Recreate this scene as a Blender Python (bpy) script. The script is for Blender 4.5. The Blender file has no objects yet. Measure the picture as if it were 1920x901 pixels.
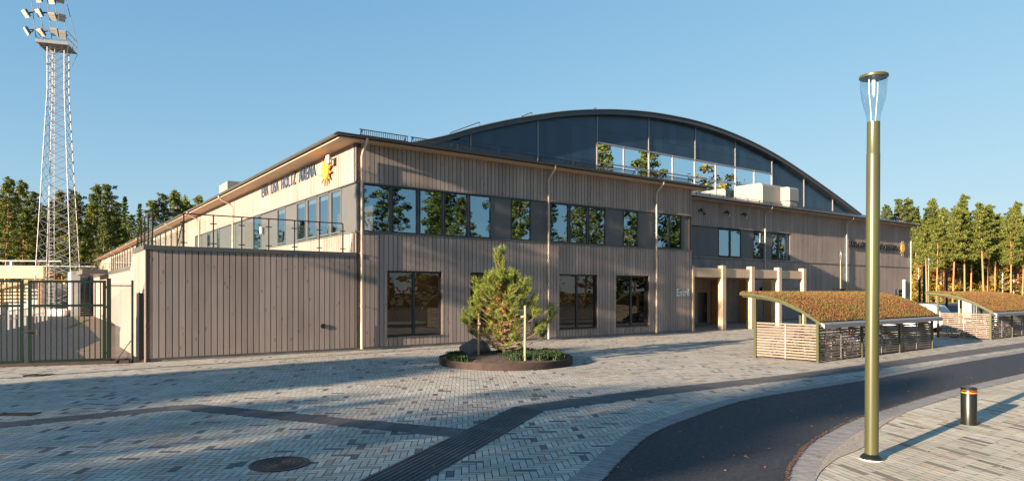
import bpy, bmesh, math, random
import numpy as np
from mathutils import Vector, Matrix
S = bpy.context.scene
R = math.radians
random.seed(7); RNG = np.random.default_rng(7)

# ---------------------------------------------------------------- camera, sky, sun, exposure
cam = bpy.data.objects.new('camera', bpy.data.cameras.new('camera'))
S.collection.objects.link(cam); S.camera = cam
cam.location = (0, 0, 2.2); cam.rotation_euler = (R(90), 0, 0)
cam.data.sensor_width = 36; cam.data.lens = 36 * 1238 / 1920
cam.data.shift_y = 95.5 / 1920
cam.data.clip_end = 3000; cam.data.clip_start = 0.05
SUN_AZ, SUN_EL = 221.3, 12.0        # direction towards the sun, degrees counter-clockwise from +X
sd = Vector((math.cos(R(SUN_AZ)) * math.cos(R(SUN_EL)), math.sin(R(SUN_AZ)) * math.cos(R(SUN_EL)), math.sin(R(SUN_EL))))
world = bpy.data.worlds.new('World'); S.world = world; world.use_nodes = True
wn = world.node_tree; sky = wn.nodes.new('ShaderNodeTexSky'); sky.sky_type = 'NISHITA'
sky.sun_disc = False; sky.sun_elevation = R(SUN_EL); sky.sun_rotation = R(90 - SUN_AZ)
sky.air_density = 1.0; sky.dust_density = 0.0; sky.ozone_density = 3.0
bg = wn.nodes['Background']; bg.inputs['Strength'].default_value = 0.068
# the sky's own brightness range, softly compressed per channel: c*a / (1+b*c)
def vm(op, a, b):
    n = wn.nodes.new('ShaderNodeVectorMath'); n.operation = op
    for i, x in enumerate((a, b)):
        if isinstance(x, tuple): n.inputs[i].default_value = x
        else: wn.links.new(x, n.inputs[i])
    return n.outputs[0]
K = 0.272
num = vm('MULTIPLY', sky.outputs[0], (1.29, 1.85, 2.60)); den = vm('ADD', vm('MULTIPLY', sky.outputs[0], (1.4 * K, 1.8 * K, 2.4 * K)), (1.0, 1.0, 1.0))
wn.links.new(vm('DIVIDE', num, den), bg.inputs['Color'])
sl = bpy.data.lights.new('sun', 'SUN'); sl.energy = 4.6; sl.angle = R(0.5); sl.color = (1.0, 0.80, 0.60)
sun = bpy.data.objects.new('sun', sl); S.collection.objects.link(sun)
sun.rotation_euler = sd.to_track_quat('Z', 'Y').to_euler()
S.view_settings.view_transform = 'Standard'; S.view_settings.look = 'None'
S.view_settings.exposure = 2.0; S.view_settings.gamma = 1.0
S.cycles.max_bounces = 6; S.cycles.transparent_max_bounces = 12

# ---------------------------------------------------------------- materials
M = {}
def mat(name, col, rough=0.7, metal=0.0, spec=0.5, var=0.0, vscale=3.0, bump=0.0, bscale=20.0, island=0.0, stretch=(1, 1, 1), tint2=None, emis=None, backlit=0.0):
    m = bpy.data.materials.new(name); m.use_nodes = True; nt = m.node_tree; b = nt.nodes['Principled BSDF']
    b.inputs['Roughness'].default_value = rough; b.inputs['Metallic'].default_value = metal
    b.inputs['Specular IOR Level'].default_value = spec
    b.inputs['Base Color'].default_value = (*col, 1)
    cur = None
    tc = nt.nodes.new('ShaderNodeTexCoord'); mp = nt.nodes.new('ShaderNodeMapping'); mp.inputs['Scale'].default_value = stretch
    nt.links.new(tc.outputs['Object'], mp.inputs['Vector'])
    if var > 0 or tint2:
        n = nt.nodes.new('ShaderNodeTexNoise'); n.inputs['Scale'].default_value = vscale; n.inputs['Detail'].default_value = 5
        nt.links.new(mp.outputs[0], n.inputs['Vector'])
        r = nt.nodes.new('ShaderNodeMapRange'); r.inputs[1].default_value = 0.3; r.inputs[2].default_value = 0.7
        nt.links.new(n.outputs['Fac'], r.inputs[0])
        x = nt.nodes.new('ShaderNodeMix'); x.data_type = 'RGBA'
        a = [c * (1 - var) for c in col]; d = list(tint2) if tint2 else [min(1, c * (1 + var)) for c in col]
        x.inputs['A'].default_value = (*a, 1); x.inputs['B'].default_value = (*d, 1)
        nt.links.new(r.outputs[0], x.inputs['Factor']); cur = x.outputs['Result']
    if island > 0:
        g = nt.nodes.new('ShaderNodeNewGeometry'); r2 = nt.nodes.new('ShaderNodeMapRange')
        r2.inputs[3].default_value = 1 - island; r2.inputs[4].default_value = 1 + island
        nt.links.new(g.outputs['Random Per Island'], r2.inputs[0])
        v = nt.nodes.new('ShaderNodeHueSaturation')
        if cur: nt.links.new(cur, v.inputs['Color'])
        else: v.inputs['Color'].default_value = (*col, 1)
        nt.links.new(r2.outputs[0], v.inputs['Value']); cur = v.outputs[0]
    if cur: nt.links.new(cur, b.inputs['Base Color'])
    if bump > 0:
        n = nt.nodes.new('ShaderNodeTexNoise'); n.inputs['Scale'].default_value = bscale; n.inputs['Detail'].default_value = 4
        nt.links.new(mp.outputs[0], n.inputs['Vector'])
        bp = nt.nodes.new('ShaderNodeBump'); bp.inputs['Strength'].default_value = bump; bp.inputs['Distance'].default_value = 0.02
        nt.links.new(n.outputs['Fac'], bp.inputs['Height']); nt.links.new(bp.outputs[0], b.inputs['Normal'])
    if emis:
        b.inputs['Emission Color'].default_value = (*emis[0], 1); b.inputs['Emission Strength'].default_value = emis[1]
    if backlit > 0:
        tr = nt.nodes.new('ShaderNodeBsdfTranslucent'); mx = nt.nodes.new('ShaderNodeMixShader'); mx.inputs[0].default_value = backlit
        if cur: nt.links.new(cur, tr.inputs[0])
        else: tr.inputs[0].default_value = (*col, 1)
        nt.links.new(b.outputs[0], mx.inputs[1]); nt.links.new(tr.outputs[0], mx.inputs[2])
        nt.links.new(mx.outputs[0], nt.nodes['Material Output'].inputs[0])
    M[name] = m; return m

def wood(name, col, var, knots=True):
    """vertical boards: grain runs along z, every board its own tone"""
    m = bpy.data.materials.new(name); m.use_nodes = True; nt = m.node_tree; b = nt.nodes['Principled BSDF']
    b.inputs['Roughness'].default_value = 0.75; b.inputs['Specular IOR Level'].default_value = 0.25
    g = nt.nodes.new('ShaderNodeNewGeometry'); tc = nt.nodes.new('ShaderNodeTexCoord')
    off = nt.nodes.new('ShaderNodeVectorMath'); off.operation = 'MULTIPLY_ADD'
    nt.links.new(g.outputs['Random Per Island'], off.inputs[0]); off.inputs[1].default_value = (3, 5, 31); nt.links.new(tc.outputs['Object'], off.inputs[2])
    mp = nt.nodes.new('ShaderNodeMapping'); mp.inputs['Scale'].default_value = (22, 22, 0.9); nt.links.new(off.outputs[0], mp.inputs['Vector'])
    n = nt.nodes.new('ShaderNodeTexNoise'); n.inputs['Scale'].default_value = 1.0; n.inputs['Detail'].default_value = 5; nt.links.new(mp.outputs[0], n.inputs['Vector'])
    r = nt.nodes.new('ShaderNodeMapRange'); r.inputs[1].default_value = 0.25; r.inputs[2].default_value = 0.75; r.inputs[3].default_value = 1 - var; r.inputs[4].default_value = 1 + var
    nt.links.new(n.outputs['Fac'], r.inputs[0])
    r2 = nt.nodes.new('ShaderNodeMapRange'); r2.inputs[3].default_value = 0.86; r2.inputs[4].default_value = 1.13; nt.links.new(g.outputs['Random Per Island'], r2.inputs[0])
    mu = nt.nodes.new('ShaderNodeMath'); mu.operation = 'MULTIPLY'; nt.links.new(r.outputs[0], mu.inputs[0]); nt.links.new(r2.outputs[0], mu.inputs[1])
    last = mu.outputs[0]
    if knots:
        mp2 = nt.nodes.new('ShaderNodeMapping'); mp2.inputs['Scale'].default_value = (5.5, 5.5, 1.9); nt.links.new(off.outputs[0], mp2.inputs['Vector'])
        v = nt.nodes.new('ShaderNodeTexVoronoi'); v.inputs['Scale'].default_value = 1.0; nt.links.new(mp2.outputs[0], v.inputs['Vector'])
        r3 = nt.nodes.new('ShaderNodeMapRange'); r3.inputs[1].default_value = 0.06; r3.inputs[2].default_value = 0.16; r3.inputs[3].default_value = 0.5; r3.inputs[4].default_value = 1.0
        nt.links.new(v.outputs['Distance'], r3.inputs[0]); m2 = nt.nodes.new('ShaderNodeMath'); m2.operation = 'MULTIPLY'
        nt.links.new(last, m2.inputs[0]); nt.links.new(r3.outputs[0], m2.inputs[1]); last = m2.outputs[0]
    if knots:
        n4 = nt.nodes.new('ShaderNodeTexNoise'); n4.inputs['Scale'].default_value = 0.55; n4.inputs['Detail'].default_value = 6; nt.links.new(tc.outputs['Object'], n4.inputs['Vector'])
        r4 = nt.nodes.new('ShaderNodeMapRange'); r4.inputs[1].default_value = 0.3; r4.inputs[2].default_value = 0.7; r4.inputs[3].default_value = 0.88; r4.inputs[4].default_value = 1.1; nt.links.new(n4.outputs['Fac'], r4.inputs[0])
        m4 = nt.nodes.new('ShaderNodeMath'); m4.operation = 'MULTIPLY'; nt.links.new(last, m4.inputs[0]); nt.links.new(r4.outputs[0], m4.inputs[1]); last = m4.outputs[0]
    h = nt.nodes.new('ShaderNodeHueSaturation'); h.inputs['Color'].default_value = (*col, 1); nt.links.new(last, h.inputs['Value'])
    nt.links.new(h.outputs[0], b.inputs['Base Color'])
    bp = nt.nodes.new('ShaderNodeBump'); bp.inputs['Strength'].default_value = 0.25; bp.inputs['Distance'].default_value = 0.004
    nt.links.new(n.outputs['Fac'], bp.inputs['Height']); nt.links.new(bp.outputs[0], b.inputs['Normal'])
    M[name] = m

def glass(name, refl, tint, thru, ior=1.5):
    """coated window glass: mirror share over a tinted see-through share"""
    m = bpy.data.materials.new(name); m.use_nodes = True; nt = m.node_tree; nt.nodes.clear()
    o = nt.nodes.new('ShaderNodeOutputMaterial'); mx = nt.nodes.new('ShaderNodeMixShader')
    gl = nt.nodes.new('ShaderNodeBsdfGlossy'); gl.inputs['Roughness'].default_value = 0.0; gl.inputs['Color'].default_value = (*tint, 1)
    tr = nt.nodes.new('ShaderNodeBsdfTransparent'); tr.inputs['Color'].default_value = (*thru, 1)
    fr = nt.nodes.new('ShaderNodeLayerWeight'); pw = nt.nodes.new('ShaderNodeMath'); pw.operation = 'POWER'; pw.inputs[1].default_value = 5
    nt.links.new(fr.outputs['Facing'], pw.inputs[0])
    ad = nt.nodes.new('ShaderNodeMath'); ad.operation = 'MULTIPLY_ADD'; ad.use_clamp = True; ad.inputs[1].default_value = 0.55 * (ior - .5); ad.inputs[2].default_value = refl + .04
    nt.links.new(pw.outputs[0], ad.inputs[0]); nt.links.new(ad.outputs[0], mx.inputs[0])
    nt.links.new(tr.outputs[0], mx.inputs[1]); nt.links.new(gl.outputs[0], mx.inputs[2]); nt.links.new(mx.outputs[0], o.inputs[0])
    # slight waviness of real panes
    tc = nt.nodes.new('ShaderNodeTexCoord'); n = nt.nodes.new('ShaderNodeTexNoise'); n.inputs['Scale'].default_value = 0.9
    nt.links.new(tc.outputs['Object'], n.inputs['Vector']); bp = nt.nodes.new('ShaderNodeBump'); bp.inputs['Strength'].default_value = 0.10; bp.inputs['Distance'].default_value = 0.02
    nt.links.new(n.outputs['Fac'], bp.inputs['Height']); nt.links.new(bp.outputs[0], gl.inputs['Normal'])
    M[name] = m

wood('cladding', (0.305, 0.243, 0.208), 0.12)
wood('timber', (0.50, 0.365, 0.245), 0.12, False)
wood('timber_sun_bounce', (0.55, 0.27, 0.11), 0.12, False)  # orange of bounced sunlight painted into the canopy pier wood
wood('slat_wood', (0.19, 0.15, 0.115), 0.12, False)
mat('gap', (0.018, 0.014, 0.012), 0.9)
mat('soffit', (0.48, 0.33, 0.21), 0.7, var=0.12, stretch=(1, 12, 1))
mat('plinth', (0.20, 0.18, 0.16), 0.9, var=0.2)
mat('dark_panel', (0.085, 0.085, 0.083), 0.45, island=0.08, var=0.05)
mat('frame_dark', (0.022, 0.023, 0.025), 0.4)
mat('frame_grey', (0.10, 0.10, 0.10), 0.4)
mat('roof_metal', (0.065, 0.067, 0.07), 0.42, 0.2, var=0.12)
mat('gutter', (0.10, 0.10, 0.095), 0.38, 0.3)
mat('downpipe', (0.50, 0.43, 0.35), 0.35, 0.35)
mat('hall_panel', (0.018, 0.046, 0.082), 0.30, 0.15, 0.6, island=0.22, var=0.08, vscale=0.6)
mat('seam', (0.30, 0.28, 0.27), 0.4, 0.4)
mat('unit', (0.24, 0.23, 0.205), 0.45, 0.1, var=0.04)
mat('unit_dark', (0.30, 0.30, 0.28), 0.5)
mat('interior', (0.30, 0.20, 0.12), 0.9, var=0.2, vscale=0.8)
mat('blind', (0.55, 0.58, 0.52), 0.9)
mat('striplight', (0.9, 0.85, 0.7), 0.5, emis=((1, 0.85, 0.6), 3.0))
mat('letters', (0.045, 0.075, 0.12), 0.35)
mat('letters_shaded', (0.02, 0.02, 0.02), 0.5)  # lettering colour darkened to stand in for shade on the rear block
mat('letters_white', (0.66, 0.67, 0.68), 0.4)
mat('sun_yellow', (0.80, 0.50, 0.03), 0.45)
mat('sun_orange', (0.50, 0.16, 0.045), 0.5)
mat('sun_line', (0.55, 0.25, 0.03), 0.5)
mat('concrete', (0.42, 0.40, 0.37), 0.9, var=0.15, bump=0.2)
mat('white_paint', (0.50, 0.48, 0.455), 0.5, var=0.05)
mat('galv', (0.24, 0.24, 0.245), 0.5, 0.3, var=0.1, vscale=6)
mat('stand_yellow', (0.72, 0.50, 0.22), 0.7, var=0.08)
mat('stand_brown', (0.35, 0.22, 0.12), 0.8)
mat('fence_green', (0.004, 0.016, 0.011), 0.55, spec=0.15)
mat('rail_black', (0.015, 0.014, 0.013), 0.4)
mat('olive', (0.070, 0.072, 0.030), 0.36, 0.25, 0.5, var=0.12, vscale=5, stretch=(1, 1, .15))
mat('olive_dark', (0.008, 0.009, 0.005), 0.3, 0.0)
mat('lamp_rod', (0.5, 0.5, 0.46), 0.3, 0.3)
mat('orange_ring', (0.75, 0.20, 0.02), 0.4)
mat('corten', (0.036, 0.021, 0.016), 0.85, var=0.35, vscale=4, bump=0.3)
mat('soil', (0.075, 0.050, 0.036), 1, var=0.35, vscale=9, bump=1, bscale=30)
mat('rock', (0.13, 0.105, 0.09), 0.9, var=0.25, vscale=4, bump=0.6, bscale=9)
mat('stake', (0.42, 0.27, 0.15), 0.8, var=0.12, stretch=(8, 8, 1))
mat('bark', (0.16, 0.10, 0.065), 0.95, var=0.35, vscale=7, bump=0.6, stretch=(1, 1, .3))
mat('bark_pine', (0.40, 0.19, 0.085), 0.95, var=0.3, vscale=3, bump=0.5, stretch=(1, 1, .3))
mat('bark_birch', (0.55, 0.50, 0.44), 0.9, var=0.4, vscale=2, stretch=(1, 1, 2))
mat('needles', (0.125, 0.145, 0.03), 0.8, island=0.5, var=0.3, vscale=0.35, backlit=0.15, spec=0.2)
mat('needles_dark', (0.085, 0.108, 0.028), 0.8, island=0.5, var=0.3, vscale=0.3, backlit=0.1, spec=0.2)
mat('leaf_yellow', (0.27, 0.185, 0.025), 0.75, island=0.5, var=0.3, vscale=0.5, backlit=0.25, spec=0.2)
mat('leaf_orange', (0.25, 0.115, 0.020), 0.75, island=0.5, var=0.35, vscale=0.5, backlit=0.25, spec=0.2)
mat('young_needles', (0.175, 0.215, 0.035), 0.6, island=0.45, var=0.25, vscale=2, backlit=0.2, spec=0.3)
mat('old_needles', (0.40, 0.18, 0.05), 0.8, island=0.4, backlit=0.15)
mat('leaf_green', (0.115, 0.125, 0.024), 0.75, island=0.5, var=0.3, vscale=0.5, backlit=0.25, spec=0.2)
mat('leafy', (0.034, 0.062, 0.018), 0.6, island=0.5, backlit=0.2)
mat('sedum', (0.190, 0.086, 0.042), 0.95, island=0.35, tint2=(0.15, 0.120, 0.038), vscale=1.3, backlit=0.1, spec=0.1)
mat('asphalt', (0.027, 0.030, 0.037), 0.72, var=0.75, vscale=34, bump=1.0, bscale=110, spec=0.4)
mat('tactile', (0.085, 0.078, 0.074), 0.8, island=0.15, var=0.2, vscale=3, bump=0.2, bscale=60)
mat('kerb', (0.25, 0.235, 0.22), 0.85, island=0.12, var=0.15, vscale=6)
mat('joint', (0.085, 0.078, 0.07), 1, var=0.2)
mat('earth', (0.12, 0.085, 0.055), 1, var=0.3, vscale=1.2)
mat('grit', (0.11, 0.058, 0.035), 1, island=0.6)
mat('grass', (0.11, 0.13, 0.025), 1, var=0.3, vscale=0.4)
mat('gravel', (0.30, 0.26, 0.22), 1, var=0.45, vscale=50, bump=1, bscale=80)
mat('iron', (0.055, 0.042, 0.036), 0.6, 0.4, var=0.3, vscale=20)
mat('car_white', (0.72, 0.72, 0.72), 0.25, spec=0.6)
mat('car_glass', (0.015, 0.018, 0.02), 0.06, spec=0.8)
mat('car_red', (0.55, 0.015, 0.01), 0.25)
mat('rubber', (0.02, 0.02, 0.02), 0.8)
mat('bike_red', (0.35, 0.03, 0.02), 0.3); mat('bike_blue', (0.03, 0.06, 0.16), 0.3); mat('bike_black', (0.02, 0.02, 0.02), 0.35); mat('bike_white', (0.6, 0.6, 0.58), 0.35); mat('bike_green', (0.03, 0.12, 0.07), 0.3)
mat('sign_blue', (0.02, 0.05, 0.22), 0.4)
mat('glass_white', (0.75, 0.76, 0.74), 0.2)
mat('flood', (0.46, 0.44, 0.38), 0.35)
mat('dry_leaf', (0.36, 0.14, 0.04), 0.9, island=0.5)
glass('pane_upper', 0.34, (0.60, 0.84, 1.0), (0.45, 0.5, 0.5))
glass('pane_lower', 0.06, (0.85, 0.9, 0.95), (0.5, 0.48, 0.45))
glass('pane_side', 0.42, (0.80, 0.93, 1.0), (0.5, 0.55, 0.55))
glass('pane_hall', 0.75, (0.78, 0.93, 1.0), (0.3, 0.3, 0.3))
glass('rail_glass', 0.02, (1, 1, 1), (0.86, 0.92, 0.88))
glass('lamp_glass', 0.06, (1, 1, 1), (0.86, 0.915, 0.94), 1.9)

def vcol_mat(name, rough=0.85):
    m = bpy.data.materials.new(name); m.use_nodes = True; nt = m.node_tree; b = nt.nodes['Principled BSDF']
    b.inputs['Roughness'].default_value = rough; b.inputs['Specular IOR Level'].default_value = 0.35
    a = nt.nodes.new('ShaderNodeAttribute'); a.attribute_name = 'Col'
    tc = nt.nodes.new('ShaderNodeTexCoord'); n = nt.nodes.new('ShaderNodeTexNoise'); n.inputs['Scale'].default_value = 0.7; n.inputs['Detail'].default_value = 8; n.inputs['Roughness'].default_value = 0.7
    nt.links.new(tc.outputs['Object'], n.inputs['Vector'])
    r = nt.nodes.new('ShaderNodeMapRange'); r.inputs[1].default_value = 0.3; r.inputs[2].default_value = 0.7; r.inputs[3].default_value = 0.80; r.inputs[4].default_value = 1.12
    nt.links.new(n.outputs['Fac'], r.inputs[0])
    h = nt.nodes.new('ShaderNodeHueSaturation'); nt.links.new(a.outputs['Color'], h.inputs['Color']); nt.links.new(r.outputs[0], h.inputs['Value'])
    nd = nt.nodes.new('ShaderNodeTexNoise'); nd.inputs['Scale'].default_value = 0.32; nd.inputs['Detail'].default_value = 9; nd.inputs['Roughness'].default_value = 0.68; nd.inputs['Distortion'].default_value = 0.6
    nt.links.new(tc.outputs['Object'], nd.inputs['Vector']); rd = nt.nodes.new('ShaderNodeMapRange'); rd.inputs[1].default_value = 0.50; rd.inputs[2].default_value = 0.72; rd.inputs[3].default_value = 0; rd.inputs[4].default_value = 0.55
    nt.links.new(nd.outputs['Fac'], rd.inputs[0]); md = nt.nodes.new('ShaderNodeMix'); md.data_type = 'RGBA'; md.inputs['B'].default_value = (0.27, 0.22, 0.165, 1)
    nt.links.new(rd.outputs[0], md.inputs['Factor']); nt.links.new(h.outputs[0], md.inputs['A']); nt.links.new(md.outputs['Result'], b.inputs['Base Color'])
    n2 = nt.nodes.new('ShaderNodeTexNoise'); n2.inputs['Scale'].default_value = 60; nt.links.new(tc.outputs['Object'], n2.inputs['Vector'])
    bp = nt.nodes.new('ShaderNodeBump'); bp.inputs['Strength'].default_value = 0.3; bp.inputs['Distance'].default_value = 0.004
    nt.links.new(n2.outputs['Fac'], bp.inputs['Height']); nt.links.new(bp.outputs[0], b.inputs['Normal'])
    M[name] = m
vcol_mat('paver')

# ---------------------------------------------------------------- helpers
def link(o, parent=None):
    S.collection.objects.link(o)
    if parent: o.parent = parent
    return o
def thing(name, label, cat, loc=(0, 0, 0), rz=0, group=None):
    o = bpy.data.objects.new(name, None); link(o); o.location = loc; o.rotation_euler = (0, 0, rz); o.empty_display_size = 0.3
    return tag(o, label, cat, group)
def tag(o, label, cat, group=None):
    o['label'] = label; o['category'] = cat
    if group: o['group'] = group
    return o
def copy_tree(o, parent=None):
    c = o.copy(); S.collection.objects.link(c); c.parent = parent
    for ch in [x for x in S.objects if x.parent == o]:
        copy_tree(ch, c)
    return c

class MB:
    def __init__(s): s.v = []; s.f = []; s.mi = []; s.cur = 0
    def add(s, vs, fs):
        n = len(s.v); s.v += [tuple(p) for p in vs]; s.f += [tuple(i + n for i in f) for f in fs]; s.mi += [s.cur] * len(fs); return s
    def box(s, x0, x1, y0, y1, z0, z1):
        if x0 > x1: x0, x1 = x1, x0
        if y0 > y1: y0, y1 = y1, y0
        if z0 > z1: z0, z1 = z1, z0
        v = [(x0, y0, z0), (x1, y0, z0), (x1, y1, z0), (x0, y1, z0), (x0, y0, z1), (x1, y0, z1), (x1, y1, z1), (x0, y1, z1)]
        return s.add(v, [(0, 3, 2, 1), (4, 5, 6, 7), (0, 1, 5, 4), (1, 2, 6, 5), (2, 3, 7, 6), (3, 0, 4, 7)])
    def quad(s, a, b, c, d): return s.add([a, b, c, d], [(0, 1, 2, 3)])
    def tube(s, pts, r, n=8, caps=True):
        """tube along pts; r one radius or one per point"""
        P = [Vector(p) for p in pts]; rr = r if isinstance(r, (list, tuple)) else [r] * len(P)
        base = len(s.v); T0 = None
        for i, p in enumerate(P):
            t = (P[min(i + 1, len(P) - 1)] - P[max(i - 1, 0)])
            if t.length < 1e-9: t = Vector((0, 0, 1))
            t.normalize()
            if T0 is None:
                a = Vector((0, 0, 1)) if abs(t.z) < 0.9 else Vector((1, 0, 0)); u = t.cross(a).normalized()
            else:
                u = (u - t * u.dot(t)); u.normalize()
            w = t.cross(u); T0 = t
            for k in range(n):
                an = 2 * math.pi * k / n; q = p + (u * math.cos(an) + w * math.sin(an)) * rr[i]; s.v.append(tuple(q))
        for i in range(len(P) - 1):
            for k in range(n):
                a = base + i * n + k; b = base + i * n + (k + 1) % n
                s.f.append((a, b, b + n, a + n)); s.mi.append(s.cur)
        if caps:
            s.f.append(tuple(base + k for k in range(n))[::-1]); s.mi.append(s.cur)
            e = base + (len(P) - 1) * n; s.f.append(tuple(e + k for k in range(n))); s.mi.append(s.cur)
        return s
    def lathe(s, prof, n=24, c=(0, 0)):
        base = len(s.v)
        for r, z in prof:
            for k in range(n):
                a = 2 * math.pi * k / n; s.v.append((c[0] + r * math.cos(a), c[1] + r * math.sin(a), z))
        for i in range(len(prof) - 1):
            for k in range(n):
                a = base + i * n + k; b = base + i * n + (k + 1) % n
                s.f.append((a, b, b + n, a + n)); s.mi.append(s.cur)
        return s
    def bar(s, a, b, w, h=None):
        """square bar between two points"""
        h = h or w; a = Vector(a); b = Vector(b); t = (b - a).normalized()
        q = Vector((0, 0, 1)) if abs(t.z) < 0.95 else Vector((1, 0, 0)); u = t.cross(q).normalized() * w / 2; v = t.cross(u).normalized() * h / 2
        vs = [a - u - v, a + u - v, a + u + v, a - u + v, b - u - v, b + u - v, b + u + v, b - u + v]
        return s.add(vs, [(0, 3, 2, 1), (4, 5, 6, 7), (0, 1, 5, 4), (1, 2, 6, 5), (2, 3, 7, 6), (3, 0, 4, 7)])
    def prism(s, poly, d0, d1, f):
        """poly of (a,b); f(a,b,d) -> xyz"""
        n = len(poly); vs = [f(a, b, d0) for a, b in poly] + [f(a, b, d1) for a, b in poly]
        fs = [tuple(range(n))[::-1], tuple(range(n, 2 * n))] + [(i, (i + 1) % n, (i + 1) % n + n, i + n) for i in range(n)]
        return s.add(vs, fs)
    def build(s, name, m, parent=None, smooth=False, fix=True, bevel=0):
        me = bpy.data.meshes.new(name); me.from_pydata(s.v, [], s.f)
        ms = m if isinstance(m, (list, tuple)) else [m]
        for x in ms: me.materials.append(M[x])
        if len(ms) > 1: me.polygons.foreach_set('material_index', s.mi)
        if fix:
            bm = bmesh.new(); bm.from_mesh(me); bmesh.ops.recalc_face_normals(bm, faces=bm.faces); bm.to_mesh(me); bm.free()
        if smooth:
            me.polygons.foreach_set('use_smooth', [True] * len(me.polygons))
        me.update(); o = bpy.data.objects.new(name, me); link(o, parent)
        if smooth and smooth != 'all':
            mod = o.modifiers.new('e', 'EDGE_SPLIT'); mod.split_angle = R(40)
        if bevel:
            mod = o.modifiers.new('b', 'BEVEL'); mod.width = bevel; mod.segments = 2; mod.limit_method = 'ANGLE'
        return o

def npmesh(name, V, F, m, parent=None, cols=None):
    """quad mesh from numpy arrays V (n,3), F (k,4)"""
    me = bpy.data.meshes.new(name); me.vertices.add(len(V)); me.vertices.foreach_set('co', np.asarray(V, dtype=np.float32).ravel())
    k = F.shape[1]; me.loops.add(F.size); me.loops.foreach_set('vertex_index', F.astype(np.int32).ravel())
    me.polygons.add(len(F)); me.polygons.foreach_set('loop_start', np.arange(0, F.size, k, dtype=np.int32))
    me.materials.append(M[m])
    if cols is not None:
        at = me.attributes.new('Col', 'FLOAT_COLOR', 'FACE'); at.data.foreach_set('color', np.c_[cols, np.ones(len(cols))].astype(np.float32).ravel())
    me.update(calc_edges=True); me.validate()
    o = bpy.data.objects.new(name, me); return link(o, parent)

# local frame of the building: u along the entrance front, w away from it along the stadium side
C0 = Vector((-5.80, 24.5, 0)); TH = math.atan2(0.587, 0.8095)
Uv = Vector((math.cos(TH), math.sin(TH), 0)); Wv = Vector((-math.sin(TH), math.cos(TH), 0))
def LW(u, w, z=0): return C0 + Uv * u + Wv * w + Vector((0, 0, z))

# ================================================================ GROUND
def sheet(name, poly, z, m, kind='structure'):
    mb = MB(); mb.add([(x, y, z) for x, y in poly], [tuple(range(len(poly)))])
    o = mb.build(name, m, fix=False)
    if o.data.polygons[0].normal.z < 0: o.data.flip_normals()
    o['kind'] = kind; return o
def cr(pts, n=6):
    """smooth curve through points"""
    out = []; P = [pts[0]] + list(pts) + [pts[-1]]
    for i in range(1, len(P) - 2):
        p0, p1, p2, p3 = [np.array(q, float) for q in P[i - 1:i + 3]]
        for k in range(n):
            t = k / n; out.append(tuple(0.5 * ((2 * p1) + (-p0 + p2) * t + (2 * p0 - 5 * p1 + 4 * p2 - p3) * t * t + (-p0 + 3 * p1 - 3 * p2 + p3) * t ** 3)))
    return out + [tuple(pts[-1])]

g = sheet('ground', [(-900, -300), (900, -300), (900, 1500), (-900, 1500)], -0.02, 'grass')
roadL = cr([(-2.0, 1.5), (-0.6, 4.2), (0.2, 6.0), (1.05, 7.67), (1.59, 8.96), (2.37, 10.48), (4.07, 12.61), (5.34, 13.83), (8.75, 16.31), (12.74, 19.45), (18.37, 23.68), (34, 35), (60, 54)])
bordL = cr([(-2.4, 1.7), (-1.0, 4.4), (-0.12, 6.2), (0.70, 7.80), (1.30, 9.17), (2.15, 10.85), (3.95, 12.98), (5.22, 14.15), (8.55, 16.62), (12.5, 19.75), (18.2, 24.05), (33.8, 35.35), (59.8, 54.35)])
roadR = cr([(1.6, 1.2), (2.2, 4.0), (2.65, 6.0), (3.19, 7.67), (3.8, 8.79), (4.26, 9.49), (5.06, 10.46), (6.3, 11.74), (7.79, 13.03), (10.41, 15.22), (13.71, 17.69), (30, 29.8), (64, 54)])
bordR = cr([(2.0, 1.1), (2.55, 3.9), (2.98, 5.9), (3.49, 7.60), (4.12, 8.70), (4.56, 9.28), (5.33, 10.22), (6.52, 11.46), (8.0, 12.75), (10.62, 14.93), (13.9, 17.40), (30.2, 29.5), (64.2, 53.7)])
plaza_poly = [(-40, -12), (70, -12), (70, 75), (44, 75), (23, 60), (-5.8, 26), (-12.2, 20.15), (-17.5, 18.2), (-40, 11)]
sheet('plaza_base', plaza_poly, -0.006, 'joint')
road = sheet('road', roadL + roadR[::-1], 0.012, 'asphalt')

def strip_stones(name, A, B, z, m, step=0.2, parent=None, gap=0.006):
    """stones laid across a band between two curves A and B, with open joints"""
    def resample(C, n):
        C = np.array(C); d = np.r_[0, np.cumsum(np.hypot(*np.diff(C, axis=0).T))]; t = np.linspace(0, d[-1], n); return np.c_[np.interp(t, d, C[:, 0]), np.interp(t, d, C[:, 1])]
    L = sum(math.dist(A[i], A[i + 1]) for i in range(len(A) - 1)); n = int(L / step) + 1
    a = resample(A, n); b = resample(B, n); V = []; F = []
    for i in range(n - 1):
        g_ = gap / step
        p = [a[i] + (a[i + 1] - a[i]) * g_, a[i + 1] - (a[i + 1] - a[i]) * g_, b[i + 1] - (b[i + 1] - b[i]) * g_, b[i] + (b[i + 1] - b[i]) * g_]
        k = len(V); V += [(q[0], q[1], z) for q in p]; F.append((k, k + 1, k + 2, k + 3))
    o = npmesh(name, np.array(V), np.array(F), m); return o
k1 = strip_stones('kerb_border', bordL, roadL, 0.010, 'kerb', 0.11); k1['kind'] = 'structure'
k2 = strip_stones('kerb_border', roadR, bordR, 0.010, 'kerb', 0.11); k2['kind'] = 'structure'
gv = sheet('gravel_strip', bordR[18:46] + [(p[0] + 0.22 * (1 - abs(i - 14) / 14), p[1] - 0.2 * (1 - abs(i - 14) / 14)) for i, p in enumerate(bordR[18:46])][::-1], 0.009, 'gravel')

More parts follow.
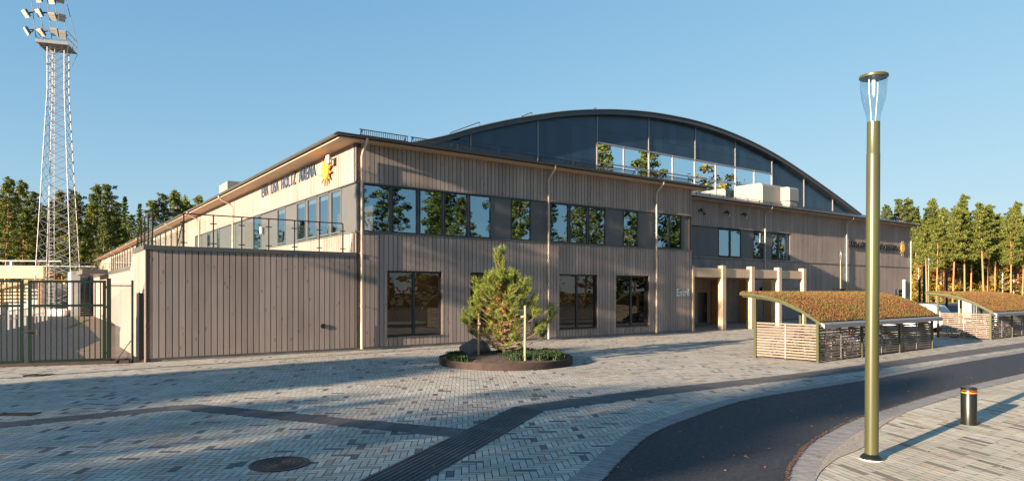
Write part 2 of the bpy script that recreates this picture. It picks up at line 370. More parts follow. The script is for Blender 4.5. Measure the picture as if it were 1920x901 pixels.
def grit(name, A, n, w):
    A = np.array(A[6:60]); i = RNG.integers(0, len(A) - 1, n); t = RNG.random((n, 1)); P = A[i] * (1 - t) + A[i + 1] * t; d = A[i + 1] - A[i]; d /= np.linalg.norm(d, axis=1, keepdims=True)
    P = P + np.c_[-d[:, 1], d[:, 0]] * RNG.normal(0, w, (n, 1)); s_ = RNG.uniform(.006, .020, n); a = RNG.uniform(0, 6.3, n)
    V = np.stack([np.c_[P[:, 0] + np.cos(a + k) * s_, P[:, 1] + np.sin(a + k) * s_, .016 + RNG.uniform(0, .008, n)] for k in (0, 1.5, 3.1, 4.6)], 1)
    o = npmesh(name, V.reshape(-1, 3), np.arange(n * 4).reshape(-1, 4), 'grit'); o['kind'] = 'stuff'; o['label'] = 'brown grit and leaf crumbs along the asphalt edge'
grit('edge_grit', roadR, 2600, .013); grit('edge_grit', roadL, 1200, .010)
# guiding bands of dark slabs
t1a = [(-3.9, 2.0), (-1.78, 7.67), (0.03, 12.61)]; t1b = [(-3.1, 2.0), (-1.01, 7.67), (0.59, 12.16)]
t2a = cr([(0.03, 12.61), (1.56, 13.76), (3.4, 15.05), (6.53, 17.0), (10.43, 19.75), (22.0, 28.4), (36, 38.6)]); t2b = cr([(0.59, 12.16), (1.77, 13.0), (3.53, 14.25), (6.6, 16.25), (10.7, 19.0), (22.4, 27.6), (36.4, 37.8)])
t3a = [(-16.0, 5.0), (-8.59, 11.07), (-6.22, 12.95), (-2.98, 11.50), (-0.72, 10.55)]; t3b = [(-15.6, 4.6), (-8.25, 10.64), (-6.2, 12.30), (-3.0, 10.90), (-0.94, 9.98)]
bands = []
for A, B in ((t1a, t1b), (t2a, t2b), (t3a, t3b)):
    bands.append([tuple(np.array(a) * .88 + np.array(b) * .12) for a, b in zip(A, B)] + [tuple(np.array(a) * .12 + np.array(b) * .88) for a, b in zip(A, B)][::-1])
    o = strip_stones('guiding_band', A, B, 0.006, 'tactile', 0.42); o['kind'] = 'structure'
rb = MB()                                               # raised ribs of the guiding band
for k in range(9):
    t = (k + 0.7) / 9.4
    for (a0, b0), (a1, b1) in zip(zip(t1a, t1b), zip(t1a[1:], t1b[1:])):
        p = np.array(a0) * (1 - t) + np.array(b0) * t; q = np.array(a1) * (1 - t) + np.array(b1) * t
        n = int(np.hypot(*(q - p)) / 0.42)
        for j in range(n):
            c = p + (q - p) * (j + 0.02) / n; d = p + (q - p) * (j + 0.98) / n
            rb.bar((c[0], c[1], 0.011), (d[0], d[1], 0.011), 0.030, 0.012)
o = rb.build('guiding_ribs', 'tactile', fix=False); o['kind'] = 'structure'

def inpoly(P, poly):
    x, y = P[:, 0], P[:, 1]; c = np.zeros(len(P), bool); n = len(poly); j = n - 1
    for i in range(n):
        xi, yi = poly[i]; xj, yj = poly[j]
        if yi != yj:
            c ^= ((yi > y) != (yj > y)) & (x < (xj - xi) * (y - yi) / (yj - yi) + xi)
        j = i
    return c
leftbase = [(-40, 4), (-4.5, 0.5)] + [((a[0] + b[0]) / 2, (a[1] + b[1]) / 2) for a, b in zip(bordL, roadL)] + [(59, 75), (44, 75), (23, 60), (-5.8, 26), (-12.2, 20.15), (-17.5, 18.2), (-40, 11)]
rightbase = [((a[0] + b[0]) / 2, (a[1] + b[1]) / 2) for a, b in zip(bordR, roadR)] + [(90, 53), (90, -5), (3, -5)]
def bricks(name, region, cut, bw, n, ang, herring, z, base, dark, pink, pd, pp, ymax, gap=0.011):
    ext = int(62 / bw)
    c, s = math.cos(ang), math.sin(ang)
    i, j = np.meshgrid(np.arange(-ext, ext), np.arange(-ext, ext), indexing='ij'); i = i.ravel(); j = j.ravel()
    if herring:
        k = (i - j) % (2 * n); hm = k == 0; vm = k == 2 * n - 1
        X0 = np.r_[i[hm], i[vm]].astype(float); Y0 = np.r_[j[hm], j[vm]].astype(float)
        SX = np.r_[np.full(hm.sum(), n), np.full(vm.sum(), 1)].astype(float); SY = np.r_[np.full(hm.sum(), 1), np.full(vm.sum(), n)].astype(float)
    else:
        m_ = (j + (i * 37 % n) * 1) % n == 0; X0 = i[m_].astype(float); Y0 = j[m_].astype(float); SX = np.ones(m_.sum()); SY = np.full(m_.sum(), float(n))
    X0 *= bw; Y0 *= bw; SX *= bw; SY *= bw
    cx = X0 + SX / 2; cy = Y0 + SY / 2
    wx = cx * c - cy * s + 8; wy = cx * s + cy * c + 22
    keep = (wy > 2.5) & (wy < ymax) & (np.abs(wx) < 0.9 * wy + 3)
    X0, Y0, SX, SY, wx, wy = [a[keep] for a in (X0, Y0, SX, SY, wx, wy)]
    P = np.c_[wx, wy]; keep = inpoly(P, region)
    for q in cut: keep &= ~inpoly(P, q)
    X0, Y0, SX, SY = [a[keep] for a in (X0, Y0, SX, SY)]; N = len(X0); gp = gap / 2
    cs = np.stack([np.c_[X0 + gp, Y0 + gp], np.c_[X0 + SX - gp, Y0 + gp], np.c_[X0 + SX - gp, Y0 + SY - gp], np.c_[X0 + gp, Y0 + SY - gp]], 1)
    W = np.empty((N, 4, 3)); W[..., 0] = cs[..., 0] * c - cs[..., 1] * s + 8; W[..., 1] = cs[..., 0] * s + cs[..., 1] * c + 22; W[..., 2] = z + RNG.normal(0, 0.0006, (N, 1))
    col = np.array(base)[None] * (1 + RNG.normal(0, 0.09, (N, 1))) + RNG.normal(0, 0.008, (N, 3))
    r = RNG.random(N); col[r < pd] = np.array(dark) * (1 + RNG.normal(0, 0.15, ((r < pd).sum(), 1)))
    q = (r > 1 - pp); col[q] = np.array(pink) * (1 + RNG.normal(0, 0.12, (q.sum(), 1)))
    o = npmesh(name, W.reshape(-1, 3), np.arange(N * 4).reshape(-1, 4), 'paver', cols=np.clip(col, 0.02, 1)); o['kind'] = 'structure'; return o
bricks('plaza_paving', leftbase, bands, 0.092, 3, R(4), True, 0.002, (0.44, 0.41, 0.345), (0.13, 0.125, 0.125), (0.42, 0.31, 0.235), 0.055, 0.07, 62)
bricks('footway_paving', rightbase, [], 0.092, 5, R(12), False, 0.002, (0.50, 0.455, 0.35), (0.22, 0.19, 0.145), (0.46, 0.34, 0.24), 0.05, 0.05, 30, 0.009)

# yard behind the gate, earth strip and parking ground far right
sheet('yard', [(-90, 8), (-40, 10.9), (-17.5, 18.1), (-12.2, 20.05), tuple(LW(-6.95, 0)[:2]), tuple(LW(-6.95, 160)[:2]), (-190, 160), (-190, 8)], -0.010, 'asphalt')
sheet('earth_strip', [tuple(LW(-6.6, -0.1)[:2]), tuple(LW(-8.2, 0.6)[:2]), tuple(LW(-8.4, 6)[:2]), tuple(LW(-7.2, 12)[:2]), tuple(LW(-6.2, 60)[:2]), tuple(LW(-5, 60)[:2]), tuple(LW(-5, 1)[:2])], -0.004, 'earth')
sheet('parking', [(44, 75), (23, 60), (30, 62), (40, 120), (140, 120), (140, 40), (70, 40), (70, 75)], -0.002, 'asphalt')

# ================================================================ ARENA BUILDING
arena = thing('arena_building', 'long timber clad sports arena with dark window ribbon and high arched hall behind', 'building', C0, TH)
A = arena
PITCH = 0.19
def face_map(face):
    if face == 'front': return lambda a, d, z: (a, d, z)
    if face == 'front2': return lambda a, d, z: (a, 5 + d, z)
    if face == 'side': return lambda a, d, z: (d, a, z)
    if face == 'annexside': return lambda a, d, z: (-6.88 + d, a, z)
    if face == 'terrace': return lambda a, d, z: (-5.3 + d, a, z)
    if face == 'blockend': return lambda a, d, z: (19.2 - d, a, z)
def fbox(mb, f, a0, a1, d0, d1, z0, z1):
    p = f(a0, d0, z0); q = f(a1, d1, z1); mb.box(p[0], q[0], p[1], q[1], p[2], q[2])
def clad(face, a0, a1, z0, z1, holes=(), pitch=PITCH, thick=0.2, name='wall', gapw=0.027, top=None):
    """boards with open gaps over a dark backing; holes are (a0,a1,z0,z1)"""
    f = face_map(face); mb = MB(); xs = sorted({a0, a1, *[h[0] for h in holes], *[h[1] for h in holes]})
    mb.cur = 1
    for x0, x1 in zip(xs, xs[1:]):
        xm = (x0 + x1) / 2; hs = sorted((h[2], h[3]) for h in holes if h[0] < xm < h[1]); z = z0
        for b, t in hs + [(z1, z1)]:
            if b > z + 0.01: fbox(mb, f, x0, x1, 0.03, thick, z, b)
            z = t
    mb.cur = 0; a = a0
    while a < a1 - 0.02:
        b = min(a + pitch, a1); edges = [a + gapw / 2, b - gapw / 2]
        segs = [(edges[0], edges[1])]
        cuts = sorted({h[k] for h in holes for k in (0, 1) if edges[0] < h[k] < edges[1]})
        e = [edges[0]] + cuts + [edges[1]]
        for x0, x1 in zip(e, e[1:]):
            xm = (x0 + x1) / 2; hs = sorted((h[2], h[3]) for h in holes if h[0] < xm < h[1]); z = z0
            for q, t in hs + [(z1, z1)]:
                if q > z + 0.01: fbox(mb, f, x0, x1, 0, 0.032, z, q)
                z = t
        a = b
    return mb.build(name, ['cladding', 'gap'], A)
def window(face, a0, a1, z0, z1, muls=(), d=0.06, fr='frame_dark', pane='pane_upper', fw=0.05, sill=True, bars=()):
    f = face_map(face); mb = MB(); dd = d + 0.07
    fbox(mb, f, a0, a0 + fw, d, dd, z0, z1); fbox(mb, f, a1 - fw, a1, d, dd, z0, z1)
    fbox(mb, f, a0 + fw, a1 - fw, d, dd, z0, z0 + fw); fbox(mb, f, a0 + fw, a1 - fw, d, dd, z1 - fw, z1)
    for m_ in muls: fbox(mb, f, m_ - fw * .8, m_ + fw * .8, d, dd, z0 + fw, z1 - fw)
    for b in bars: fbox(mb, f, a0 + fw, a1 - fw, d + .01, dd, b - .02, b + .02)
    o = mb.build('window', fr, A)
    p = MB(); v = [f(a0 + fw, d + 0.04, z0 + fw), f(a1 - fw, d + 0.04, z0 + fw), f(a1 - fw, d + 0.04, z1 - fw), f(a0 + fw, d + 0.04, z1 - fw)]
    if face in ('side', 'annexside', 'terrace'): v = v[::-1]
    p.quad(*v); p.build('pane', pane, o, fix=False)
    if sill:
        s = MB(); fbox(s, f, a0 - .02, a1 + .02, -0.03, d + .02, z0 - 0.035, z0); s.build('sill', 'gutter', o)
    return o
# --- front block, entrance side
LOW = [(1.27, 3.68), (5.03, 7.40), (9.85, 12.22), (13.47, 15.83)]
clad('front', 0.0, 19.2, 0.12, 4.38, [(a, b, 0.46, 3.0) for a, b in LOW])
clad('front', 0.0, 19.2, 6.29, 7.78)
for a, b in LOW: window('front', a, b, 0.46, 3.0, [(a + b) / 2], d=0.13, pane='pane_lower', fw=0.07)
pl = MB(); pl.box(-6.86, 0, 0.03, 0.25, -0.05, 0.12); pl.box(0, 19.18, 0.03, 0.25, -0.05, 0.12); pl.box(25.5, 56.9, 5.03, 5.25, -0.05, 0.12); pl.build('plinth', 'plinth', A)
RIB = [(0.32, 1.42), (1.50, 2.60), (2.68, 3.74), (3.82, 4.93), (5.01, 6.10), (7.16, 8.25), (9.36, 10.45), (10.53, 11.63), (11.71, 12.82), (14.02, 15.10), (16.42, 17.40), (17.46, 18.42)]
for a, b in RIB: window('front', a, b, 4.45, 6.24, d=0.05, sill=False)
xs = [0.12] + [x for r_ in RIB for x in r_] + [19.08]
def panels(face, gaps, z0, z1, n_split=1.1, m='dark_panel'):
    f = face_map(face)
    for a, b in gaps:
        if b - a < 0.02: continue
        n = max(1, round((b - a) / n_split))
        for k in range(n):
            mb = MB(); fbox(mb, f, a + (b - a) * k / n + 0.004, a + (b - a) * (k + 1) / n - 0.004, 0.07, 0.16, z0, z1)
            mb.build('panel', m, A)
panels('front', list(zip(xs[0::2], xs[1::2])), 4.40, 6.27)
tr = MB(); tr.box(-0.03, 19.24, -0.035, 0.06, 4.385, 4.44); tr.box(-0.02, 19.2, -0.02, 0.06, 6.245, 6.285); tr.build('ribbon_flashing', 'frame_grey', A)
hb = MB()                                                # heads and sills closing the ribbon recess
hb.box(0.12, 19.08, 0.06, 0.20, 4.30, 4.40); hb.box(0.12, 19.08, 0.06, 0.2, 6.27, 6.34); hb.build('ribbon_frame', 'frame_dark', A)
# --- stadium side
SW = [(1.59, 2.72), (2.92, 4.12), (4.32, 5.55), (5.75, 7.0), (8.65, 9.95), (12.8, 14.4), (22.4, 23.2), (25.2, 26.2)]
clad('side', 0.0, 30, 0.12, 4.38); clad('side', 0.0, 30, 6.29, 7.78)
clad('side', 30, 148, 0.12, 7.78, pitch=0.38, gapw=0.045)
for a, b in SW:
    window('side', a, b, 3.75 if a == 12.8 else 4.5, 6.24, d=0.05, fr='frame_grey', pane='pane_side', sill=False, fw=0.06)
xs = [0.12] + [x for r_ in SW for x in r_] + [30]
panels('side', list(zip(xs[0::2], xs[1::2])), 4.40, 6.27, 1.5)
tr = MB(); tr.box(-0.035, 0.06, -0.03, 30, 4.385, 4.44); tr.box(-0.02, 0.06, -0.02, 30, 6.245, 6.285); tr.build('ribbon_flashing', 'frame_grey', A)
cp = MB(); cp.box(0.05, 0.13, 0.05, 0.13, 4.4, 6.27); cp.build('corner_panel', 'dark_panel', A)
lc = MB(); lc.tube([(-0.06, 12.3, 5.55), (-0.06, 12.3, 5.2)], 0.09, 10); lc.build('wall_lamp', 'white_paint', A)
# --- return wall of the front block and entrance recess
clad('blockend', 0.0, 5.0, 0.12, 7.78)
# --- rear block front
B2W = [(30.0, 32.3), (33.75, 35.0), (36.75, 38.6)]
B2W = [(28.3, 29.55), (29.62, 30.85), (32.3, 33.55), (34.6, 35.4), (35.5, 36.4)]
R2 = (25.2, 36.9)
clad('front2', 19.2, 56.9, 4.46, 8.55, [(19.2, 36.9, 4.55, 6.55)])
clad('front2', 19.2, 56.9, 0.12, 4.40, [(26.0, 27.0, 0.12, 2.15), (33.0, 34.2, 1.9, 2.5), (37.2, 38.6, 1.7, 2.45), (43, 45, 1.7, 2.4), (48.4, 50.4, 1.7, 2.4), (54, 56, 1.5, 2.4)])
for a, b in B2W: window('front2', a, b, 4.62, 6.48, d=0.05, sill=False)
xs = [19.3] + [x for r_ in B2W for x in r_] + [36.85]
panels('front2', list(zip(xs[0::2], xs[1::2])), 4.56, 6.54)
for a, b, z0, z1 in [(33.0, 34.2, 1.9, 2.5), (37.2, 38.6, 1.7, 2.45), (43, 45, 1.7, 2.4), (48.4, 50.4, 1.7, 2.4), (54, 56, 1.5, 2.4)]: window('front2', a, b, z0, z1, d=0.08, pane='pane_lower', sill=False)
mbx = MB(); mbx.box(19.2, 56.92, 4.97, 5.1, 4.40, 4.46); mbx.box(19.2, 36.95, 4.98, 5.1, 6.55, 6.60); mbx.build('band_flashing', 'gutter', A)
# entrance door
dr = MB(); dr.box(26.0, 26.98, 5.10, 5.16, 0.02, 2.14); o = dr.build('door', 'frame_dark', A)
dh = MB(); dh.box(26.85, 26.88, 5.02, 5.06, 0.8, 1.3); dh.bar((26.865, 5.04, .85), (26.865, 5.1, .85), .02); dh.bar((26.865, 5.04, 1.25), (26.865, 5.1, 1.25), .02); dh.build('handle', 'galv', o)
# end wall right and closing walls
ew = MB(); ew.box(56.7, 56.9, 5.25, 110, 0, 8.5); ew.box(0.2, 56.7, 109.8, 110, 0, 8); ew.build('end_wall', 'cladding', A)
# interior
it = MB(); it.box(0.2, 19.0, 5.8, 5.95, 0, 7.7); it.box(0.25, 19, 0.2, 5.8, 3.35, 3.65); it.box(0.2, 19.0, 0.2, 5.8, -0.05, 0.02)
it.box(4.3, 4.4, 0.3, 5.8, 0.02, 3.35); it.box(8.6, 8.7, 0.3, 5.8, 0.02, 3.35); it.box(12.8, 12.9, 0.3, 5.8, 0.02, 3.35)
for x in (1.47, 6.6, 9.0, 13.4): it.box(x, x + .1, 0.3, 5.8, 3.65, 7.6)
it.box(0.2, 19, 0.2, 5.8, 7.6, 7.7); it.box(19.3, 56.5, 8.5, 8.6, 0, 8); it.box(5.9, 6.0, 5.95, 30, 0, 7.7); it.box(0.2, 5.9, 5.95, 30, 3.35, 3.65); it.box(0.2, 5.9, 5.95, 30, 7.6, 7.7)
it.build('interior', 'interior', A)
sp_ = MB()
for x, y in ((1.7, 2.0), (2.5, 3.6), (1.6, 4.2), (6, 2.6), (10.6, 2.2), (11, 4.0), (14.6, 3.0)): sp_.box(x, x + 1.1, y, y + .06, 3.26, 3.30)
sp_.build('ceiling_light', 'striplight', A)
bl = MB(); bl.box(5.45, 6.02, 0.35, 0.37, 4.55, 5.1); bl.box(3.9, 4.3, 0.3, 0.32, 4.5, 4.75); bl.build('blind', 'blind', A)
for a, b in SW[:5]:
    x = MB(); x.box(0.13, 0.135, a + .08, b - .08, 5.98, 6.17); x.build('blind', 'white_paint', A)

# --- annex with terrace
clad('front', -6.88, -0.0, 0.12, 3.50)
clad('annexside', 0.0, 2.77, 0.0, 3.50, thick=0.15)
rk = MB(); fm = face_map('annexside'); rk.prism([(2.77, 0), (7.4, 0), (7.4, 0.55), (2.77, 3.70)], 0.0, 0.15, lambda a, z, d: fm(a, d, z)); rk.build('stair_wall', 'cladding', A)
clad('terrace', 2.77, 60, 0.0, 3.40, pitch=0.38, gapw=0.03, thick=0.15)
fl = MB(); fl.box(-6.93, 0.0, -0.05, 0.08, 3.50, 3.64); fl.box(-6.93, -6.80, 0.08, 2.8, 3.50, 3.64); fl.box(-5.35, -5.2, 2.8, 60, 3.40, 3.62)
fl.build('parapet_flashing', 'gutter', A)
dk = MB(); dk.box(-6.8, 0, 0.08, 2.8, 3.40, 3.52); dk.box(-5.2, 0, 2.8, 60, 3.4, 3.52); dk.build('terrace_deck', 'concrete', A)
st = MB()
for k in range(18): st.box(-6.73, -5.3, 2.8 + k * .27, 3.07 + k * .27, 3.3 - k * .19, 3.44 - k * .19)
st.build('stair', 'concrete', A)
dd_ = MB(); dd_.box(-6.99, -6.88, 0.28, 1.15, 0.05, 2.15); dd_.box(-7.02, -6.99, 0.26, 0.34, 0.05, 2.18); dd_.build('side_door', 'frame_dark', A)
vt = MB(); vt.tube([(-1.25, 0.01, 0.96), (-1.25, -0.035, 0.96)], 0.085, 14); vt.tube([(-1.25, -0.035, .96), (-1.25, -.045, .96)], 0.05, 12); vt.build('vent_cap', 'rail_black', A)
ft = MB()
for z, m_ in ((0, 0),): pass
# far terrace: crossing railing, stair and porch slab
f2 = MB(); f2.box(-6.9, -5.36, 32, 40, 3.46, 3.76); f2.build('porch_slab', 'gutter', A)
s2 = MB()
for k in range(20): s2.box(-6.28, -5.37, 47.0 + k * .27, 47.3 + k * .27, 0.14 + k * .19, 0.20 + k * .19)
s2.build('stair', 'white_paint', A)
s3 = MB(); s3.box(-7.0, -6.32, 46.6, 53, 0, 4.0); s3.box(-6.3, -5.4, 52.8, 62, 0, 3.9); s3.build('stair_wall', 'white_paint', A)

def railing(pts, zs, step=0.9, h=1.08, label=None, glass_=True, post='rail_black', both=True):
    """handrail over posts with clamped glass, in building coordinates"""
    top = MB(); top.tube([(p[0], p[1], z + h) for p, z in zip(pts, zs)], 0.022, 6); rail = top.build('railing', post, A)
    for (p, za), (q, zb) in zip(zip(pts, zs), zip(pts[1:], zs[1:])):
        p = Vector((p[0], p[1], za)); q = Vector((q[0], q[1], zb)); n = max(1, round((q - p).length / step))
        for k in range(n + 1):
            c = p + (q - p) * k / n; m_ = MB(); m_.box(c.x - .018, c.x + .018, c.y - .018, c.y + .018, c.z, c.z + h - .01)
            t = (q - p).normalized() * .10
            for zz in (.15, .80): m_.bar(c + Vector((0, 0, zz)) - t, c + Vector((0, 0, zz)) + t, .045, .03)
            m_.build('post', post, rail)
            if k < n and glass_:
                d = p + (q - p) * (k + 1) / n; t2 = (q - p).normalized() * .05; gm = MB()
                gm.quad(c + t2 + Vector((0, 0, .06)), d - t2 + Vector((0, 0, .06)), d - t2 + Vector((0, 0, .92)), c + t2 + Vector((0, 0, .92)))
                gm.build('glass_panel', 'rail_glass', rail, fix=False)
railing([(-0.45, 0.12), (-6.66, 0.12)], [3.62, 3.62], 0.88)
railing([(-6.66, 0.16), (-6.66, 2.8)], [3.62, 3.62], 0.88)
railing([(-6.66, 2.8), (-6.66, 7.3)], [3.62, 0.5], 1.1)
railing([(-5.35, 2.8), (-5.35, 7.3)], [3.62, 0.5], 1.3)
railing([(-5.3, 2.9), (-5.3, 30)], [3.55, 3.55], 1.35)
railing([(-8.1, 45.5), (-0.3, 45.5)], [3.6, 3.6], 1.3, post='galv')

# --- roofs
rf = MB()
e0 = 7.88; sl_ = 0.19
def rz(w): return e0 + (w + 0.5) * sl_
# front hip: front plane and stadium-side plane
rf.add([(-0.8, -0.5, e0), (19.85, -0.5, e0), (19.85, 10, rz(10)), (9.7, 10, rz(10))], [(0, 1, 2, 3)])
rf.add([(-0.8, -0.5, e0), (9.7, 10, rz(10)), (9.7, 148, rz(10)), (-0.8, 148.5, e0)], [(0, 1, 2, 3)])
rf.add([(-0.8, -0.5, e0 - .12), (19.85, -0.5, e0 - .12), (19.85, -0.5, e0), (-0.8, -0.5, e0)], [(0, 1, 2, 3)])
rf.add([(19.85, -0.5, e0 - .12), (19.85, 10, e0 - .12), (19.85, 10, rz(10)), (19.85, -0.5, e0)], [(0, 1, 2, 3)])
rf.add([(-0.8, -0.5, e0 - .12), (-0.8, 148.5, e0 - .12), (-0.8, 148.5, e0), (-0.8, -0.5, e0)], [(0, 1, 2, 3)])
def r2z(w): return 8.42 + (w - 4.4) * 0.265
rf.add([(19.85, 4.4, r2z(4.4)), (57.6, 4.4, r2z(4.4)), (57.6, 10, r2z(10)), (19.85, 10, r2z(10))], [(0, 1, 2, 3)])
rf.add([(19.85, 4.4, 8.3), (57.6, 4.4, 8.3), (57.6, 4.4, r2z(4.4)), (19.85, 4.4, r2z(4.4))], [(0, 1, 2, 3)])
rf.add([(57.6, 4.4, 8.3), (57.6, 110, 8.3), (57.6, 110, 9.9), (57.6, 10, r2z(10)), (57.6, 4.4, r2z(4.4))], [(0, 1, 2, 3, 4)])
rf.build('roof', 'roof_metal', A, fix=False)
sf = MB(); sf.box(-0.78, 19.83, -0.48, 0.03, e0 - .16, e0 - .125); sf.box(-0.78, 0.03, 0.03, 148, e0 - .16, e0 - .125); sf.box(19.2, 57.55, 4.42, 5.03, 8.25, 8.295); sf.box(19.2, 19.83, 0.03, 4.9, e0 - .16, e0 - .125)
sf.build('soffit', 'soffit', A)
gt = MB()
def gutter(mb, p, q, r=0.075):
    P = Vector(p); Q = Vector(q); t = (Q - P).normalized(); n = t.cross(Vector((0, 0, 1)))
    vs = []; 
    for c in (P, Q):
        for k in range(7):
            a = math.pi + math.pi * k / 6; vs.append(c + n * math.cos(a) * r + Vector((0, 0, math.sin(a) * r)))
    mb.add(vs, [(k, k + 1, k + 8, k + 7) for k in range(6)]); mb.tube([P + n * r, Q + n * r], 0.012, 5); mb.tube([P - n * r, Q - n * r], 0.012, 5)
gutter(gt, (-0.95, -0.58, e0 - .02), (19.9, -0.58, e0 - .02)); gutter(gt, (-0.88, -0.6, e0 - .02), (-0.88, 148.5, e0 - .02)); gutter(gt, (19.9, 4.32, 8.38), (57.65, 4.32, 8.38))
gt.build('gutter', 'gutter', A, fix=False)
def downpipe(x, y, ze, dx, dy, wallx, wally, zb=0.12, m='downpipe'):
    """from the gutter (x,y,ze) back to the wall and down"""
    mb = MB(); X, Y = wallx, wally
    mb.tube([(x, y, ze - .06), (x, y, ze - .18), (x + (X - x) * .2, y + (Y - y) * .2, ze - .3), (x + (X - x) * .8, y + (Y - y) * .8, ze - .52), (X, Y, ze - .66), (X, Y, zb + .9)], 0.048, 10)
    mb.tube([(X, Y, zb + .9), (X, Y, zb - .05)], 0.058, 10)
    o = mb.build('downpipe', m, A, smooth=True)
    for z in (1.65, 2.7, 3.6, 5.2, 6.7):
        br = MB(); br.box(X - .055, X + .055, Y - .055, Y + .055, z, z + .035); br.bar((X, Y, z + .017), (X + dx * .11, Y + dy * .11, z + .017), .02)
        br.build('bracket', m, o)
for x in (0.20, 9.13, 16.27): downpipe(x, -0.58, e0, 0, 1, x, -0.11)
for y in (18.2, 28, 37.5, 47, 56.5, 66, 75.5, 85, 94.5, 104, 113.5, 123, 132.5): downpipe(-0.88, y, e0, 1, 0, -0.11, y, 3.6)
for x in (33.49, 45.1, 56.85): downpipe(x, 4.32, 8.4, 0, 1, x, 4.89)
# snow guards
sg = MB()
for k in range(9):
    a = 0.3 + k * 2.15; b = a + 2.05; w0 = 0.35
    z = rz(w0)
    for t in (0.08, 0.29): sg.bar((a, w0, z + t), (b, w0, z + t), .028)
    n = 26
    for i in range(n): x = a + (b - a) * (i + .5) / n; sg.bar((x, w0, z + .08), (x, w0, z + .29), .028, .012)
    for x in (a + .1, b - .1): sg.bar((x, w0 + .25, z), (x, w0, z + .3), .03)
sg.build('snow_guard', 'rail_black', A, fix=False); sg = MB()
for k in range(26):
    a = 20.2 + k * 1.42; w0 = 5.0; z = r2z(w0)
    for t in (0.10, 0.2): sg.bar((a, w0, z + t), (a + 1.42, w0, z + t), .03)
    sg.bar((a, w0, z), (a, w0, z + .24), .04)
sg.build('snow_guard', 'rail_black', A, fix=False)

# --- arched hall
ARC = [(1.2, 8.2), (3.2, 8.95), (6, 9.98), (9.12, 10.95), (11.3, 11.78), (14.4, 12.80), (18.3, 13.86), (22.15, 14.60), (25.86, 15.05), (29, 15.22), (31.8, 15.24), (35, 15.06), (38.7, 14.62), (42.6, 13.9), (46.77, 12.86), (52.3, 11.30), (57.0, 9.85)]
arc = cr(ARC, 4)
def az(u):
    return float(np.interp(u, [p[0] for p in arc], [p[1] for p in arc]))
hp = MB(); seams = [1.5, 6.2, 11.36, 16.44, 21.6, 26.75, 32.0, 37.1, 42.33, 47.39, 52.41, 56.7]
G0, G1, GZ = 21.6, 42.33, 12.42
for a, b in zip(seams, seams[1:]):
    n = 8; us = np.linspace(a + .03, b - .03, n)
    zb_ = GZ if G0 - .1 <= a and b <= G1 + .1 else 8.5
    zt = [az(u) - .28 for u in us]
    rows = [zb_] + [z for z in (11.1, 13.3) if zb_ < z]
    for i, z0 in enumerate(rows):
        z1 = rows[i + 1] - .012 if i + 1 < len(rows) else 99
        for k in range(n - 1):
            t0, t1 = min(zt[k], z1), min(zt[k + 1], z1)
            if t0 > z0 and t1 > z0: hp.quad((us[k], 10, z0), (us[k + 1], 10, z0), (us[k + 1], 10, t1), (us[k], 10, t0))
hw = hp.build('gable_cladding', 'hall_panel', A, fix=False)
bk = MB()
for p, q in zip(arc, arc[1:]):
    if q[0] > 57: break
    for a, b, za, zb2 in ((p[0], q[0], p[1], q[1]),):
        um = (a + b) / 2; z0 = GZ if G0 < um < G1 else 8.3
        bk.quad((a, 10.03, z0), (b, 10.03, z0), (b, 10.03, zb2 - .2), (a, 10.03, za - .2))
bk.build('gable_backing', 'gap', A, fix=False)
sm = MB()
for a in seams[1:-1]:
    z0 = GZ if G0 + .1 < a < G1 - .1 else 8.5
    sm.box(a - .03, a + .03, 9.95, 10.0, z0, az(a) - .3)
sm.build('seam', 'seam', A)
hr = MB(); rings = []
for k, (a, z) in enumerate(arc):
    rings.append([(a, 9.55, z - .05), (a, 9.55, z - .28), (a, 10.0, z - .30), (a, 9.55, z), (a, 147, z)])
for r0, r1 in zip(rings, rings[1:]):
    hr.quad(r0[3], r1[3], r1[4], r0[4]); hr.quad(r0[1], r1[1], r1[3], r0[3]); hr.quad(r0[2], r1[2], r1[1], r0[1])
hr.build('hall_roof', 'roof_metal', A, fix=False)
ed = MB(); ed.tube([(a, 9.52, z + .03) for a, z in arc], 0.05, 6)
for a, b in ((10.0, 12.2), (15.2, 16.2), (21.3, 21.8)):
    ed.tube([(a, 10.3, az(a) + .02), (a + .2, 10.3, az(a) + .25), (b, 10.3, az(b) + .35), (b + .1, 10.3, az(b))], .03, 5)
ed.build('roof_edge_trim', 'gutter', A, fix=False)
gl_ = MB()
nb = 8
hwnd = MB()
for k in range(nb + 1):
    x = G0 + (G1 - G0) * k / nb; hwnd.box(x - .045, x + .045, 9.93, 10.02, 9.6, GZ)
hwnd.box(G0, G1, 9.95, 10.02, GZ - .08, GZ + .05); hwnd.box(G0, G1, 9.95, 10.02, 11.02, 11.10); hwnd.box(G0, G1, 9.95, 10.02, 9.55, 9.65)
hwo = hwnd.build('window', 'seam', A)
for k in range(nb):
    a = G0 + (G1 - G0) * k / nb; b = G0 + (G1 - G0) * (k + 1) / nb
    for z0, z1 in ((9.65, 11.02), (11.1, GZ - .08)):
        p = MB(); p.quad((a + .05, 10.0, z0), (b - .05, 10.0, z0), (b - .05, 10.0, z1), (a + .05, 10.0, z1)); p.build('pane', 'pane_hall', hwo, fix=False)
ib = MB(); ib.box(21, 43, 14, 14.1, 8, 12.6); ib.build('hall_interior', 'interior', A)

